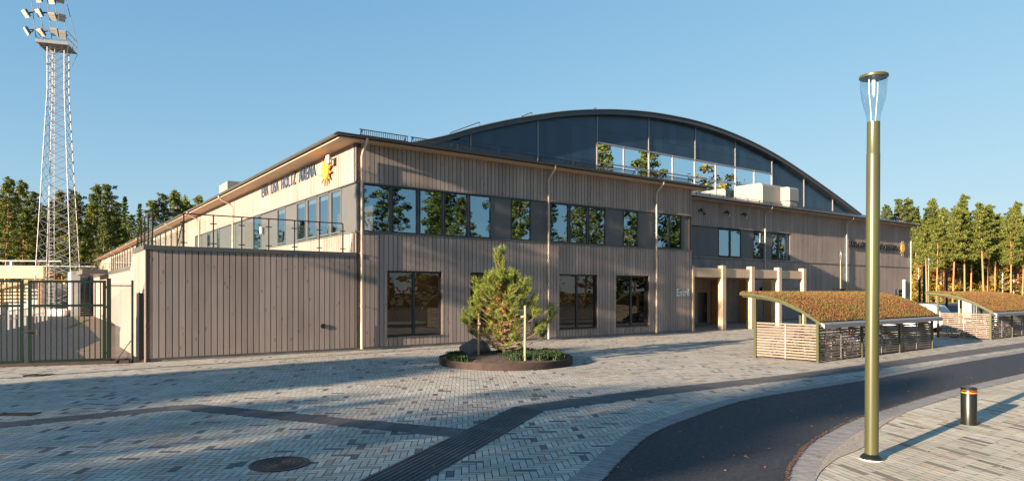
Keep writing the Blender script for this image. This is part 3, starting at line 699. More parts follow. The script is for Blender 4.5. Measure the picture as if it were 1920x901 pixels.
# --- wall spotlights on the rear block
for u, z in ((28.3, 7.55), (31.05, 7.62), (33.0, 7.62)):
    u = u - 2.2
    s = MB(); s.tube([(u, 5.0, z), (u, 4.78, z + .02)], .05, 8); s.tube([(u - .14, 4.74, z + .06), (u + .14, 4.62, z - .1)], .095, 10); s.bar((u + .1, 4.64, z - .05), (u + .14, 4.6, z - .3), .14, .12)
    s.build('spotlight', 'rail_black', A)
sl2 = MB(); sl2.tube([(0, 2.05, 7.40), (-0.28, 2.05, 7.42)], .03, 8); sl2.box(-0.34, -0.27, 1.9, 2.2, 7.22, 7.55); sl2.build('floodlight', 'white_paint', A, bevel=.03)

# --- entrance canopy on timber posts
cn = MB()
for x in (21.88, 24.61, 27.42, 30.16): 
    p = MB(); p.box(x - .15, x + .15, -.12, .22, 0.0, 3.66); o = p.build('canopy_post', 'timber', A)
    ft_ = MB(); ft_.box(x - .17, x + .17, -.14, .24, 0.004, .05); ft_.build('post_foot', 'galv', o)
    p = MB(); p.box(x - .10, x + .10, .22, 4.97, 2.98, 3.38); p.build('canopy_beam', 'timber', A)
p = MB(); p.box(19.25, 30.0, -.02, .14, 3.0, 3.5); p.build('canopy_beam', 'timber', A)
for x in (27.6, 30.7, 33.6, 24.6): p = MB(); p.box(x - .55, x - .05, 4.5, 4.97, 0.02, 3.38) if False else p.box(x - .16, x + .16, 4.35, 4.97, 0.02, 3.0); p.build('canopy_pier', 'timber_sun_bounce', A)
p = MB(); p.box(19.25, 30.3, .16, 5.0, 3.39, 3.47); p.build('canopy_roof', 'soffit', A)
wp = MB(); wp.box(19.22, 19.36, -0.04, .3, 0.02, 3.6); wp.build('canopy_post', 'timber', A)

# --- lettering
def letters(name, txt, height, width, depth, mats, matrix, parent=None, bold=0.009):
    cu = bpy.data.curves.new('t', 'FONT'); cu.body = txt; cu.size = 1; cu.extrude = 0.5; cu.offset = 0
    cu.resolution_u = 4; tmp = bpy.data.objects.new('t', cu); S.collection.objects.link(tmp)
    cu.offset = bold; cu.space_character = 1.1
    bpy.context.view_layer.update(); me = bpy.data.meshes.new_from_object(tmp.evaluated_get(bpy.context.evaluated_depsgraph_get()))
    bpy.data.objects.remove(tmp)
    co = np.array([v.co[:] for v in me.vertices]); mn = co.min(0); mx = co.max(0)
    co = (co - mn) / (mx - mn) * np.array([width, height, depth])
    me.vertices.foreach_set('co', co.ravel().astype(np.float32)); me.transform(matrix); me.update()
    me.materials.clear()
    for m_ in mats: me.materials.append(M[m_])
    me.name = name; o = bpy.data.objects.new(name, me); return link(o, parent)
def sun_emblem(parent, place, r=0.36, ray='sun_orange'):
    """sun with twelve pointed rays; place(a,z,d) -> xyz with a to the right as read"""
    d = MB(); d.prism([(r * math.cos(t), r * math.sin(t)) for t in np.linspace(0, 2 * math.pi, 32, endpoint=False)], 0.10, 0.15, lambda a, z, dd: place(a, z, dd)); d.build('sun_disc', 'sun_yellow', parent)
    ry = MB()
    for k in range(12):
        t = 2 * math.pi * k / 12 + .2; w = .20; L = r * 1.82
        ry.prism([(r * .93 * math.cos(t - w), r * .93 * math.sin(t - w)), (r * 1.2 * math.cos(t - w * .8), r * 1.2 * math.sin(t - w * .8)), (L * math.cos(t + .08), L * math.sin(t + .08)), (r * .93 * math.cos(t + w), r * .93 * math.sin(t + w))], 0.07, 0.11, lambda a, z, dd: place(a, z, dd))
    ry.build('sun_rays', ray, parent)
    fc = MB()
    fc.tube([place(r * .5 * math.cos(t), -.05 + r * .5 * math.sin(t), .155) for t in np.linspace(R(200), R(340), 10)], .012, 5)
    for e in (-.12, .12): fc.tube([place(e, .10, .155), place(e, .15, .155)], .02, 5)
    fc.build('sun_face', 'sun_line', parent)
# reading direction on the stadium side runs from far w to near w
sgn = thing('building_sign', 'dark blue raised letters and yellow sun emblem on sunlit end wall above terrace', 'sign', LW(0, 3.2, 7.1), TH)
mx = Matrix(((0, 0, -1, -0.03), (-1, 0, 0, 9.1), (0, 1, 0, -0.02), (0, 0, 0, 1)))
letters('lettering', 'EVA  LISA  HOLTZ  ARENA', 0.56, 8.1, 0.025, ['letters'], mx, sgn)
sun_emblem(sgn, lambda a, z, d: (-d, -a - .4, z + .0), 0.36)
sg2 = thing('building_sign', 'dark raised letters and sun emblem high on the shaded wall of the rear block', 'sign', LW(45.6, 5, 5.9), TH)
mx = Matrix(((1, 0, 0, 0), (0, 0, -1, -0.05), (0, 1, 0, 0), (0, 0, 0, 1)))
letters('lettering', 'EVA LISA HOLTZ ARENA', 0.52, 8.6, 0.10, ['letters_shaded'], mx, sg2)
sun_emblem(sg2, lambda a, z, d: (9.6 + a, -d, z + .28), 0.38, 'stand_brown')  # brown rays put the shade of this wall into the emblem's colour
es = thing('entrance_sign', 'white raised lettering on timber wall beside the entrance canopy', 'sign', LW(17.95, 0, 1.95), TH)
letters('lettering', 'Entré', 0.40, 1.02, 0.012, ['letters_white'], Matrix(((1, 0, 0, 0), (0, 0, -1, -0.012), (0, 1, 0, 0), (0, 0, 0, 1))), es, 0.02)

# --- roof ventilation units
def vent_unit(loc, label, L, D, H, small=False):
    t = thing('ventilation_unit', label, 'ventilation unit', loc, TH)
    def house(x0, x1, y0, y1, h, rr):
        pr = [(x0, 0), (x1, 0), (x1, h - rr)] + [(x1 - rr + rr * math.cos(a), h - rr + rr * math.sin(a)) for a in np.linspace(0, math.pi / 2, 5)[1:]] + [(x0 + rr - rr * math.sin(a), h - rr + rr * math.cos(a)) for a in np.linspace(0, math.pi / 2, 5)]
        m_ = MB(); m_.prism(pr, y0, y1, lambda a, z, d: (d, a, z) if False else (a, d, z)); return m_
    if small:
        house(-L / 2, L / 2, 0, D, H, .06).build('casing', 'unit', t); house(-L / 4, L / 4, -.1, 0, H * .5, .05).build('hood', 'unit_dark', t); return t
    def across(x0, x1, y0, y1, z0, z1, rr):
        pr = [(y0, z0), (y1, z0), (y1, z1 - rr)] + [(y1 - rr + rr * math.cos(a), z1 - rr + rr * math.sin(a)) for a in np.linspace(0, math.pi / 2, 6)[1:]] + [(y0 + rr - rr * math.sin(a), z1 - rr + rr * math.cos(a)) for a in np.linspace(0, math.pi / 2, 6)]
        m_ = MB(); m_.prism(pr, x0, x1, lambda a, z, d: (d, a, z)); return m_
    across(0, 3.0, .8, 3.4, -.6, 1.6, .3).build('casing', 'unit', t, bevel=.02)
    across(2.45, 3.75, 0, 2.6, .3, 1.42, .25).build('hood', 'unit', t, bevel=.02)
    across(2.6, 3.6, .1, 1.6, -.6, .3, .02).build('intake', 'unit_dark', t)
    lv = MB()
    for k in range(4): lv.box(2.58, 3.62, .06, .1, -.3 + k * .15, -.22 + k * .15); lv.box(2.56, 2.6, .1, 1.6, -.3 + k * .15, -.22 + k * .15)
    lv.build('louvre', 'unit_dark', t); return t
vent_unit(LW(36.4, 6.2, 9.1), 'large beige ventilation unit on the rear roof before the arched gable', 7.4, 2.2, 1.75)
vent_unit(LW(2.0, 26.0, 8.35), 'small grey ventilation box on the roof above the stadium side wall', 1.3, 2.6, 1.62, True)

# ================================================================ GATE AND FENCE
GA = Vector((-11.78, 20.33, 0)); GD = Vector((-2.86, -1.02, 0)).normalized(); gang = math.atan2(-GD.y, -GD.x)
def gp(s): return GA + GD * s
# distances along the fence line measured from the corner post at the building
def gate_leaf(s0, s1, label, handle):
    base = gp(s1); t = thing('gate_leaf', label, 'gate', base, gang, 'two leaves of the yard gate'); L = s1 - s0
    m_ = MB()
    for z in (.14, 1.78, 2.5): m_.box(0, L, -.03, .03, z - .035, z + .035)
    m_.box(0, .08, -.035, .035, .10, 2.54); m_.box(L - .08, L, -.035, .035, .10, 2.54); m_.build('frame', 'fence_green', t)
    n = int(L / .135); b = MB()
    for k in range(1, n): x = L * k / n; b.box(x - .014, x + .014, -.014, .014, .17, 2.47)
    b.build('bars', 'fence_green', t)
    if handle:
        h = MB(); h.box(.0, .2, -.06, .06, .92, 1.08); h.bar((.05, -.1, 1.0), (-.14, -.1, 1.0), .03); h.build('lock', 'rail_black', t)
    else:
        h = MB(); h.tube([(L - .04, 0, .1), (L - .04, 0, 0.0)], .02); h.build('drop_bolt', 'galv', t)
    return t
gate_leaf(.63, 2.62, 'dark green barred gate leaf nearest the timber annex', True)
gate_leaf(2.74, 5.6, 'dark green barred gate leaf at the left edge, in front of the grandstand', False)
gpost = thing('gate_post', 'square dark green gate post between barred gate and chain link panel', 'post', gp(.55), gang)
m_ = MB(); m_.box(-.05, .05, -.05, .05, 0, 2.58); m_.build('shaft', 'fence_green', gpost)
m_ = MB(); m_.box(-.06, .06, -.06, .06, 2.58, 2.6); m_.build('cap', 'fence_green', gpost)
m_ = MB(); [m_.box(-.13, -.05, -.02, .02, z, z + .06) for z in (.3, 1.7, 2.3)]; m_.build('hinge', 'fence_green', gpost)
cf = thing('chain_link_fence', 'narrow chain link panel with slanting stay between gate post and timber annex', 'fence', gp(.5), gang)
L = .58
m_ = MB(); m_.tube([(L, 0, 0), (L, 0, 2.55)], .035, 8); m_.build('post', 'fence_green', cf)
for z in (2.38, .12): m_ = MB(); m_.tube([(0, 0, z), (L, 0, z)], .02, 6); m_.build('rail', 'fence_green', cf)
m_ = MB(); m_.tube([(.12, -.12, .02), (L, 0, .75)], .014, 6); m_.build('stay', 'rail_black', cf)
m_ = MB()
for k in range(-45, 12):
    a = k * .055
    for s_ in (1, -1):
        # diagonal wires clipped to the panel
        x0, z0 = max(0, a), 0; x1 = min(L, a + 2.4)
        if x1 <= x0: continue
        za, zb_ = x0 - a + .1, x1 - a + .1
        if s_ < 0: za, zb_ = 2.5 - za, 2.5 - zb_
        if not (0 < za < 2.5) or not (0 < zb_ < 2.5): continue
        m_.bar((x0, 0, za), (x1, 0, zb_), .006)
m_.build('wire_mesh', 'galv', cf, fix=False)
tag(MB().box(0, 6.0, -.09, .09, -0.02, .10).build('threshold_kerb', 'corten'), 'dark rusty kerb running under the yard gate', 'kerb')
o = bpy.data.objects['threshold_kerb']; o.location = gp(6.0); o.rotation_euler = (0, 0, gang)

# ================================================================ FLOODLIGHT MAST
def mast():
    t = thing('floodlight_mast', 'tall galvanised lattice mast with a platform and banks of floodlights', 'floodlight mast', (-42.6, 62, 0), R(18))
    H = 25.0; wb, wt = 1.55, 0.68
    def hw_(z): return wb + (wt - wb) * min(1, z / 21)
    cs = [(1, 1), (-1, 1), (-1, -1), (1, -1)]
    for cx, cy in cs:
        m_ = MB(); m_.tube([(cx * hw_(z), cy * hw_(z), z) for z in (0, 7, 14, 21, H)], .036, 6); m_.build('leg', 'galv', t, fix=False)
    br = MB(); z = 0.6
    while z < H - .6:
        st_ = hw_(z) * .85 + .2; z2 = min(H, z + st_)
        for i in range(4):
            a, b = cs[i], cs[(i + 1) % 4]; w0, w1 = hw_(z), hw_(z2)
            br.tube([(a[0] * w0, a[1] * w0, z), (b[0] * w1, b[1] * w1, z2)], .024, 4, False); br.tube([(b[0] * w0, b[1] * w0, z), (a[0] * w1, a[1] * w1, z2)], .024, 4, False)
        z = z2
    br.build('bracing', 'galv', t, fix=False)
    ld = MB()
    for x in (-.3, .1): ld.tube([(x - .2, -hw_(0) * .55, 0), (x - .2, -hw_(21) * .9, H)], .028, 5)
    for k in range(80): z = k * .31 + .3; y = -hw_(0) * .55 + (-hw_(21) * .9 + hw_(0) * .55) * z / H; ld.bar((-.5, y, z), (-.1, y, z), .035)
    ld.build('ladder', 'white_paint', t, fix=False)
    pf = MB(); pf.box(-1.4, 1.15, -1.3, 1.3, H, H + .1)
    pf.box(-1.43, 1.18, -1.34, -1.28, H - .02, H + .25)
    for s_ in (-1, 1): pf.tube([(s_ * .68, -.68, H - 1.9), (s_ * 1.2, -1.3, H)], .02, 5); pf.tube([(s_ * .68, .68, H - 1.9), (s_ * 1.2, 1.3, H)], .02, 5)
    pf.build('platform', 'galv', t)
    rl = MB()
    for x, y in ((-1.4, 1.3), (1.15, 1.3), (1.15, .1), (-1.4, .1), (0, 1.3)): rl.tube([(x, y, H), (x, y, H + 1.2)], .03, 5)
    for zz in (.6, 1.2): rl.tube([(-1.4, -1.3, H + zz), (-1.4, 1.3, H + zz), (1.15, 1.3, H + zz), (1.15, -1.3, H + zz)], .03, 5)
    rl.build('guard_rail', 'galv', t, fix=False)
    fr = MB()
    ln = -.17
    for x in (-1.35, -.75, -.1, .5, 1.1): fr.tube([(x, -1.3, H), (x - .45, -1.3 + ln, H + 5.0)], .035, 5)
    for zz in (1.2, 2.7, 4.3, 5.0): fr.tube([(-1.5 - zz * .09, -1.33, H + zz), (1.2 - zz * .09, -1.33, H + zz)], .04, 5)
    for s_ in (-1, 1): fr.tube([(s_ * 1.2 - .4, -1.3, H + 5.0), (s_ * 1.27 - .12, 1.3, H + 1.1)], .03, 5)
    fr.build('lamp_frame', 'galv', t, fix=False)
    k = 0
    for row, zz in enumerate((1.0, 2.4, 3.9, 5.1)):
        for i in range(4 if row < 3 else 5):
            x = -1.75 - zz * .07 + i * (2.75 / (3 if row < 3 else 4)) + .12 * ((i * 7 + row * 3) % 3 - 1); yaw = R(-62 + 22 * i + 9 * ((i + row * 2) % 3)); tilt = R(38 + 9 * ((i * 2 + row) % 3)); zz += .18 * ((i + row) % 3 - 1)
            mr = Matrix.Translation((x, -1.55, H + zz)) @ Matrix.Rotation(yaw, 4, 'Z') @ Matrix.Rotation(tilt * .8, 4, 'X')
            f_ = MB(); q = MB()
            for j in range(3): q.box(-.27, .27, -.14, -.02, -.36 + j * .24, -.14 + j * .24)
            f_.v = [tuple(mr @ Vector(v)) for v in q.v]; f_.f = q.f; f_.mi = q.mi; fo = f_.build('floodlight', 'flood', t)
            y_ = MB(); q = MB(); q.box(-.30, .30, -.02, .08, -.32, .32); q.bar((-.36, 0, 0), (-.36, .4, -.1), .07); q.bar((.36, 0, 0), (.36, .4, -.1), .07); q.bar((-.36, .4, -.1), (.36, .4, -.1), .07)
            y_.v = [tuple(mr @ Vector(v)) for v in q.v]; y_.f = q.f; y_.mi = q.mi; y_.build('bracket', 'rail_black', fo); k += 1
    bs = MB(); bs.box(-2.3, 2.3, -2.3, 2.3, -.05, .55); bs.build('footing', 'concrete', t)
mast()

# ================================================================ GRANDSTAND AND YARD
gs = thing('grandstand', 'yellow timber grandstand with stepped benches at the far left', 'grandstand', (-43.6, 64, 0), R(8))
m_ = MB()
for k in range(7): m_.box(-2.2 - k * 1.5 - 1.5, -2.2 - k * 1.5, 0, 26, 0, 3.0 - k * .42)
m_.build('terracing', 'concrete', gs)
for k in range(7):
    b = MB(); b.box(-2.2 - k * 1.5 - .9, -2.2 - k * 1.5 - .5, 0.1, 26, 3.35 - k * .42, 3.42 - k * .42)
    for j in range(14): b.box(-2.2 - k * 1.5 - .85, -2.2 - k * 1.5 - .55, j * 2 + .1, j * 2 + .2, 3.0 - k * .42, 3.35 - k * .42)
    b.build('bench', 'stand_yellow', gs)
m_ = MB(); m_.box(-30, -1.2, -1.0, -.7, 3.45, 4.55); m_.build('fascia', 'stand_yellow', gs)
m_ = MB(); m_.bar((-1.6, -.6, 3.5), (-14.5, -.6, .2), .25, .35)
for x in (-1.6, -6, -10.5, -15, -20): m_.box(x - .12, x + .12, -.75, -.5, 0, 3.45)
m_.build('raker', 'stand_brown', gs)
m_ = MB()
for k in range(8):
    for j in range(16):
        m_.box(-2.6 - k * .0 - j * .62 - .42, -2.6 - j * .62, -.45, -.35, .55 + k * .34, .72 + k * .34) if (k * .34 + .5) < 3.2 and (j * .62 * .28) > (2.9 - k * .36) - 1.9 else None
m_.build('seat_rows', 'stand_yellow', gs)
m_ = MB()
for x in (-0.8, -4, -7.2, -10.4): m_.box(x - .08, x + .08, -1.0, -.85, 4.55, 6.1 if x < -5 else 5.1)
m_.bar((0.4, -.95, 5.1), (-30, -.95, 5.1), .09); m_.bar((3.5, -.95, 4.6), (-30, -.95, 4.65), .06); m_.build('guard_rail', 'white_paint', gs)
bar_ = thing('barrier', 'white metal barrier rail on posts inside the sports yard', 'barrier', (-29, 38, 0), R(118))
for k in range(9): m_ = MB(); m_.box(k * 1.8 - .06, k * 1.8 + .06, -.06, .06, 0, 1.1); m_.build('post', 'white_paint', bar_)
m_ = MB(); m_.bar((0, 0, 1.08), (14.4, 0, 1.08), .07); m_.bar((0, 0, .6), (14.4, 0, .6), .05); m_.build('rail', 'white_paint', bar_)
tag(MB().box(-.9, .9, -.6, .6, 0, .65).build('stone_sacks', 'white_paint', bevel=.15), 'pale heaped sacks at the foot of the floodlight mast', 'sacks').location = (-40.2, 58.6, 0)

# ================================================================ STREET LAMPS AND BOLLARD
def lamp():
    t = thing('street_lamp', 'tall olive street lamp with clear tulip glass, in the right foreground', 'street lamp', (4.72, 8.67, 0), 0, 'olive street lamps')
    m_ = MB(); m_.lathe([(0, .0), (.145, 0.0), (.145, .012)], 28); m_.build('base_ring', 'glass_white', t, smooth=True)
    m_ = MB(); m_.lathe([(.135, .012), (.135, .03), (.090, .075), (.0, .075)], 28); m_.build('base_collar', 'olive_dark', t, smooth=True)
    m_ = MB(); m_.lathe([(.083, .07), (.0825, 1.6), (.0815, 3.99), (.080, 4.0)], 32); m_.build('pole', 'olive', t, smooth=True)
    m_ = MB(); m_.lathe([(.0815, 3.98), (.0815, 4.005), (.0785, 4.012), (.0775, 4.42), (.0, 4.425)], 32); m_.build('neck', 'olive', t, smooth=True)
    prof = [(.0775, 4.42), (.080, 4.46), (.088, 4.52), (.112, 4.60), (.138, 4.70), (.155, 4.82), (.161, 4.92), (.162, 5.02)]
    m_ = MB(); m_.lathe(prof, 36); m_.build('glass_shade', 'lamp_glass', t, smooth='all', fix=False)
    m_ = MB()
    for a in (.3, 3.3): m_.tube([(.03 * math.cos(a), .03 * math.sin(a), 4.42), (.045 * math.cos(a), .045 * math.sin(a), 4.62), (.065 * math.cos(a), .065 * math.sin(a), 4.8), (.07 * math.cos(a), .07 * math.sin(a), 5.03)], .008, 6)
    m_.build('rods', 'lamp_rod', t, smooth=True)
    m_ = MB(); m_.lathe([(0, 5.0), (.1, 4.99), (.155, 5.01), (.170, 4.995), (.175, 5.01), (.171, 5.03), (.0, 5.045)], 36); m_.build('cap', 'olive', t, smooth=True)
    m_ = MB(); m_.lathe([(0, 4.74), (.018, 4.8), (.025, 5.0), (0, 5.0)], 16); m_.build('light_core', 'glass_white', t, smooth=True)
    return t
L0 = lamp(); L0.rotation_euler = (0, R(0.35), 0)
for (x, y, lab) in ((23.1, 46.4, 'distant olive street lamp in front of the shaded timber wall of the rear block'), (34.9, 55.3, 'distant street lamp against the autumn wood, right of the arena corner')):
    c = copy_tree(L0); c.location = (x, y, 0); c.rotation_euler = (0, 0, 0); c['label'] = lab
bo = thing('bollard', 'short dark olive bollard with an orange ring on the sunlit footway', 'bollard', (7.57, 10.94, 0))
m_ = MB(); m_.lathe([(.115, 0), (.115, .545), (.112, .55), (.112, .57)], 32)
m_.build('shaft', 'olive_dark', bo, smooth=True)
m_ = MB(); m_.lathe([(.110, .57), (.1135, .571), (.1135, .578), (.110, .579)], 32); m_.lathe([(.1165, .525), (.1165, .545)], 32); m_.build('reflector_ring', 'orange_ring', bo, smooth=True)
m_ = MB(); m_.lathe([(.110, .56), (.115, .58), (.115, .612), (.108, .62), (0, .622)], 32); m_.build('cap', 'olive_dark', bo, smooth=True)

# ================================================================ PLANTER WITH PINE
PC = Vector((-0.19, 20.35, 0))
pt = thing('planter', 'low round planting bed edged with dark rusty steel in the middle of the plaza', 'planter', PC)
m_ = MB(); m_.lathe([(2.05, 0), (2.05, .21), (2.035, .21), (2.035, .1)], 72); m_.build('steel_edge', 'corten', pt, smooth=True, fix=False)
m_ = MB(); n = 40
vs = []; fs = []
for i in range(n + 1):
    for j in range(n + 1):
        x = -1 + 2 * i / n; y = -1 + 2 * j / n; X = x * math.sqrt(1 - y * y / 2) * 2.034; Y = y * math.sqrt(1 - x * x / 2) * 2.034; d = math.hypot(X, Y) / 2.034
        vs.append((X, Y, .17 + .10 * (1 - d * d) + random.uniform(-.02, .02)))
for i in range(n):
    for j in range(n): a = i * (n + 1) + j; fs.append((a, a + 1, a + n + 2, a + n + 1))
m_.add(vs, fs); m_.build('soil', 'soil', pt, smooth='all')
bm = bmesh.new(); bmesh.ops.create_icosphere(bm, subdivisions=3, radius=.5)
rs = random.Random(3)
dirs = [Vector((rs.uniform(-1, 1), rs.uniform(-1, 1), rs.uniform(-1, 1))).normalized() for _ in range(14)]
for v in bm.verts:
    for d in dirs:
        k = v.co.dot(d) - .36
        if k > 0: v.co -= d * k
    v.co.x *= 1.15; v.co.y *= .8; v.co.z *= .8
me = bpy.data.meshes.new('boulder'); bm.to_mesh(me); bm.free(); me.materials.append(M['rock']); o = bpy.data.objects.new('boulder', me); link(o)
tag(o, 'grey angular boulder lying at the left back of the round planting bed', 'boulder'); o.location = (-1.15, 20.9, .36)

# ground cover in the bed
def blades(name, n, region, h, w, m, parent=None, z0=.18, lean=.5):
    P = []
    while len(P) < n:
        a = random.uniform(0, 2 * math.pi); r = 1.95 * math.sqrt(random.random()); x, y = r * math.cos(a), r * math.sin(a)
        if random.random() < region(x, y): P.append((x, y))
    P = np.array(P); N = len(P); an = RNG.uniform(0, 2 * np.pi, N); hh = h * RNG.uniform(.5, 1.2, N); ln = hh * RNG.uniform(.1, lean + .3, N)
    dx, dy = np.cos(an), np.sin(an); V = np.empty((N, 4, 3)); z = z0 + .06 * (1 - (P ** 2).sum(1) / 4)
    V[:, 0] = np.c_[P[:, 0] - dy * w, P[:, 1] + dx * w, z]; V[:, 1] = np.c_[P[:, 0] + dy * w, P[:, 1] - dx * w, z]
    V[:, 2] = np.c_[P[:, 0] + dx * ln + dy * w * .8, P[:, 1] + dy * ln - dx * w * .8, z + hh]; V[:, 3] = np.c_[P[:, 0] + dx * ln - dy * w * .3, P[:, 1] + dy * ln + dx * w * .3, z + hh * .95]
    return npmesh(name, V.reshape(-1, 3), np.arange(N * 4).reshape(-1, 4), m, parent)
clus = [(random.uniform(.3, 1.7), random.uniform(-1.3, 1.3)) for _ in range(30)] + [(random.uniform(-1.7, .4), random.uniform(-1.6, 1.2)) for _ in range(9)]
def reg(x, y): return min(1, sum(math.exp(-((x - a) ** 2 + (y - b) ** 2) / .022) for a, b in clus))
o = blades('ground_cover', 8500, reg, .15, .014, 'leafy'); o.location = PC; o['kind'] = 'stuff'; o['label'] = 'low leafy green plants in the planting bed'

def tufts(name, spots, n, length, w, m, parent=None):
    """needle tufts: every spot (pos, dir, r) gets n needles fanning forward"""
    k = len(spots); P = np.array([s[0][:] for s in spots]); D = np.array([s[1][:] for s in spots]); L = np.array([s[2] for s in spots])
    P = np.repeat(P, n, 0); D = np.repeat(D, n, 0); L = np.repeat(L, n)
    back = RNG.random(len(P))[:, None] ** 0.8; base = P - D * back * L[:, None] * 1.8
    rd = RNG.normal(0, 1, P.shape); rd -= D * (rd * D).sum(1, keepdims=True); rd /= np.linalg.norm(rd, axis=1, keepdims=True)
    nd = D * RNG.uniform(.5, 1.2, (len(P), 1)) + rd * RNG.uniform(.4, 1.1, (len(P), 1)); nd /= np.linalg.norm(nd, axis=1, keepdims=True)
    tip = base + nd * L[:, None] * length * RNG.uniform(.7, 1.15, (len(P), 1))
    sd_ = np.cross(nd, RNG.normal(0, 1, P.shape)); sd_ /= np.linalg.norm(sd_, axis=1, keepdims=True); sd_ *= w
    V = np.stack([base - sd_, base + sd_, tip + sd_ * .3, tip - sd_ * .3], 1)
    return npmesh(name, V.reshape(-1, 3), np.arange(len(P) * 4).reshape(-1, 4), m, parent)
def planter_pine():
    t = thing('young_pine_tree', 'bushy young pine with bright green tips growing in the round planter', 'tree', PC + Vector((-.05, .05, .2)))
    rs = random.Random(11); tr_ = MB(); tr_.tube([(0, 0, -.1), (.03, .02, .8), (-.03, 0, 1.7), (-.1, 0, 2.5), (-.16, 0, 3.3)], [.065, .055, .04, .025, .012], 8); tr_.build('trunk', 'bark', t, smooth=True)
    br = MB(); green = []; old = []
    def prof(z):   # crown radius over height
        return float(np.interp(z, [.15, .5, .9, 1.4, 1.9, 2.3, 2.55, 2.7, 3.3], [.5, 1.0, 1.2, 1.15, .92, .72, .40, .2, .14]))
    for lvl in range(66):
        z0 = .15 + 2.15 * (lvl / 66) ** .95; an = lvl * 2.399 + rs.uniform(-.3, .3); rmax = prof(z0 + .35) * rs.uniform(.75, 1.12)
        if math.cos(an) > .5 and z0 < 1.0: rmax *= 1.35
        d = Vector((math.cos(an), math.sin(an), 0)); tx = -.03 - .04 * z0
        p0 = Vector((tx * .6, 0, z0)); p1 = p0 + d * rmax * .5 + Vector((0, 0, .10 * rmax)); p2 = p0 + d * rmax * .85 + Vector((0, 0, .30 * rmax)); p3 = p0 + d * rmax + Vector((0, 0, .30 * rmax + .22))
        br.tube([p0, p1, p2, p3], [.02, .014, .01, .006], 5)
        green.append((p3, (p3 - p2).normalized(), .13))
        for q in range(7):
            tt = rs.uniform(.35, .98); b = p1.lerp(p3, tt) if tt > .5 else p0.lerp(p2, tt)
            dv = (d * .6 + Vector((rs.uniform(-.8, .8), rs.uniform(-.8, .8), rs.uniform(.3, 1.1)))).normalized(); e = b + dv * rs.uniform(.1, .28)
            br.tube([b, e], [.007, .005], 4); green.append((e, (dv + Vector((0, 0, .5))).normalized(), rs.uniform(.09, .13)))
        for q in range(2):
            tt = rs.uniform(.15, .55); b = p0.lerp(p2, tt); dv = Vector((rs.uniform(-1, 1), rs.uniform(-1, 1), rs.uniform(-.2, .8))).normalized()
            (old if rs.random() < .7 else green).append((b + dv * .1, dv, .1))
    for k in range(10):   # leader shoots
        z0 = 2.1 + k * .07; an = k * 2.4; d = Vector((math.cos(an), math.sin(an), 0)); b = Vector((-.12, 0, z0)); ht = rs.uniform(.5, .75) if k > 3 else rs.uniform(.25, .45)
        e = b + d * (.16 if k > 3 else .3) + Vector((-.02, 0, ht)); br.tube([b, b.lerp(e, .5) + d * .03, e], [.012, .01, .007], 5)
        for s_ in (.45, .6, .75, .9, 1): green.append((b.lerp(e, s_), (e - b).normalized(), .10))
    for s_ in (2.9, 3.0, 3.12, 3.25, 3.38): green.append((Vector((-.15, 0, s_)), Vector((0, 0, 1)), .12))
    br.build('branches', 'bark', t, fix=False)
    tufts('needles', green, 46, 1.15, .0055, 'young_needles', t); tufts('dry_needles', old, 40, 1.1, .0060, 'old_needles', t)
planter_pine()
def stake(x, y, h, label, side):
    t = thing('support_stake', label, 'stake', (x, y, .15), 0, 'stakes beside the planter pine')
    m_ = MB(); m_.tube([(0, 0, -.1), (.01, 0, h)], .034, 10); m_.tube([(.01, 0, h), (.01, 0, h + .03)], [.034, .02], 10); m_.build('pole', 'stake', t, smooth=True)
    m_ = MB(); m_.box(-.12 if side > 0 else -.04, .03 if side > 0 else .07, -.065, -.04, h - .31, h - .26); m_.build('cross_piece', 'stake', t)
stake(-1.03, 20.3, 1.35, 'pale wooden stake left of the planter pine', -1); stake(.37, 19.0, 1.62, 'pale wooden stake with a short cross piece right of the planter pine', 1)

# ================================================================ BICYCLE SHELTERS
def bicycle(col):
    t = thing('bicycle', 'bicycle', 'bicycle')
    for y in (-.52, .52):
        w = MB(); ring = [(0, y + .33 * math.cos(a), .34 + .33 * math.sin(a)) for a in np.linspace(0, 2 * math.pi, 21)]; w.tube(ring, .02, 5, False); o = w.build('wheel', 'rubber', t, fix=False)
        s = MB()
        for k in range(12): a = k * math.pi / 6; s.bar((.015 * (-1) ** k, y, .34), (0, y + .31 * math.cos(a), .34 + .31 * math.sin(a)), .006)
        s.build('spokes', 'galv', o, fix=False)
    f = MB(); S1 = (0, -.18, .85); B = (0, -.06, .32); Hh = (0, .36, .80)
    for a, b in (((0, -.52, .34), B), ((0, -.52, .34), (0, -.16, .72)), (B, S1), (B, (0, .38, .66)), ((0, -.17, .76), Hh), ((0, .35, .9), (0, .52, .34))): f.tube([a, b], .018, 6)
    f.build('frame', col, t, fix=False)
    h = MB(); h.tube([(0, .35, .88), (0, .34, 1.02)], .014); h.tube([(-.28, .22, 1.02), (-.2, .34, 1.03), (.2, .34, 1.03), (.28, .22, 1.02)], .015, 6); h.build('handlebar', 'bike_black', t, fix=False)
    s = MB(); s.prism([(-.09, -.32), (.09, -.32), (.03, -.05), (-.03, -.05)], .88, .93, lambda a, b, d: (a, b, d)); s.build('saddle', 'rubber', t)
    c = MB(); c.tube([(-.03, -.06, .32), (.03, -.06, .32)], .09, 12); c.bar((.05, -.06, .32), (.05, .06, .2), .02); c.build('crank', 'bike_black', t, fix=False)
    return t
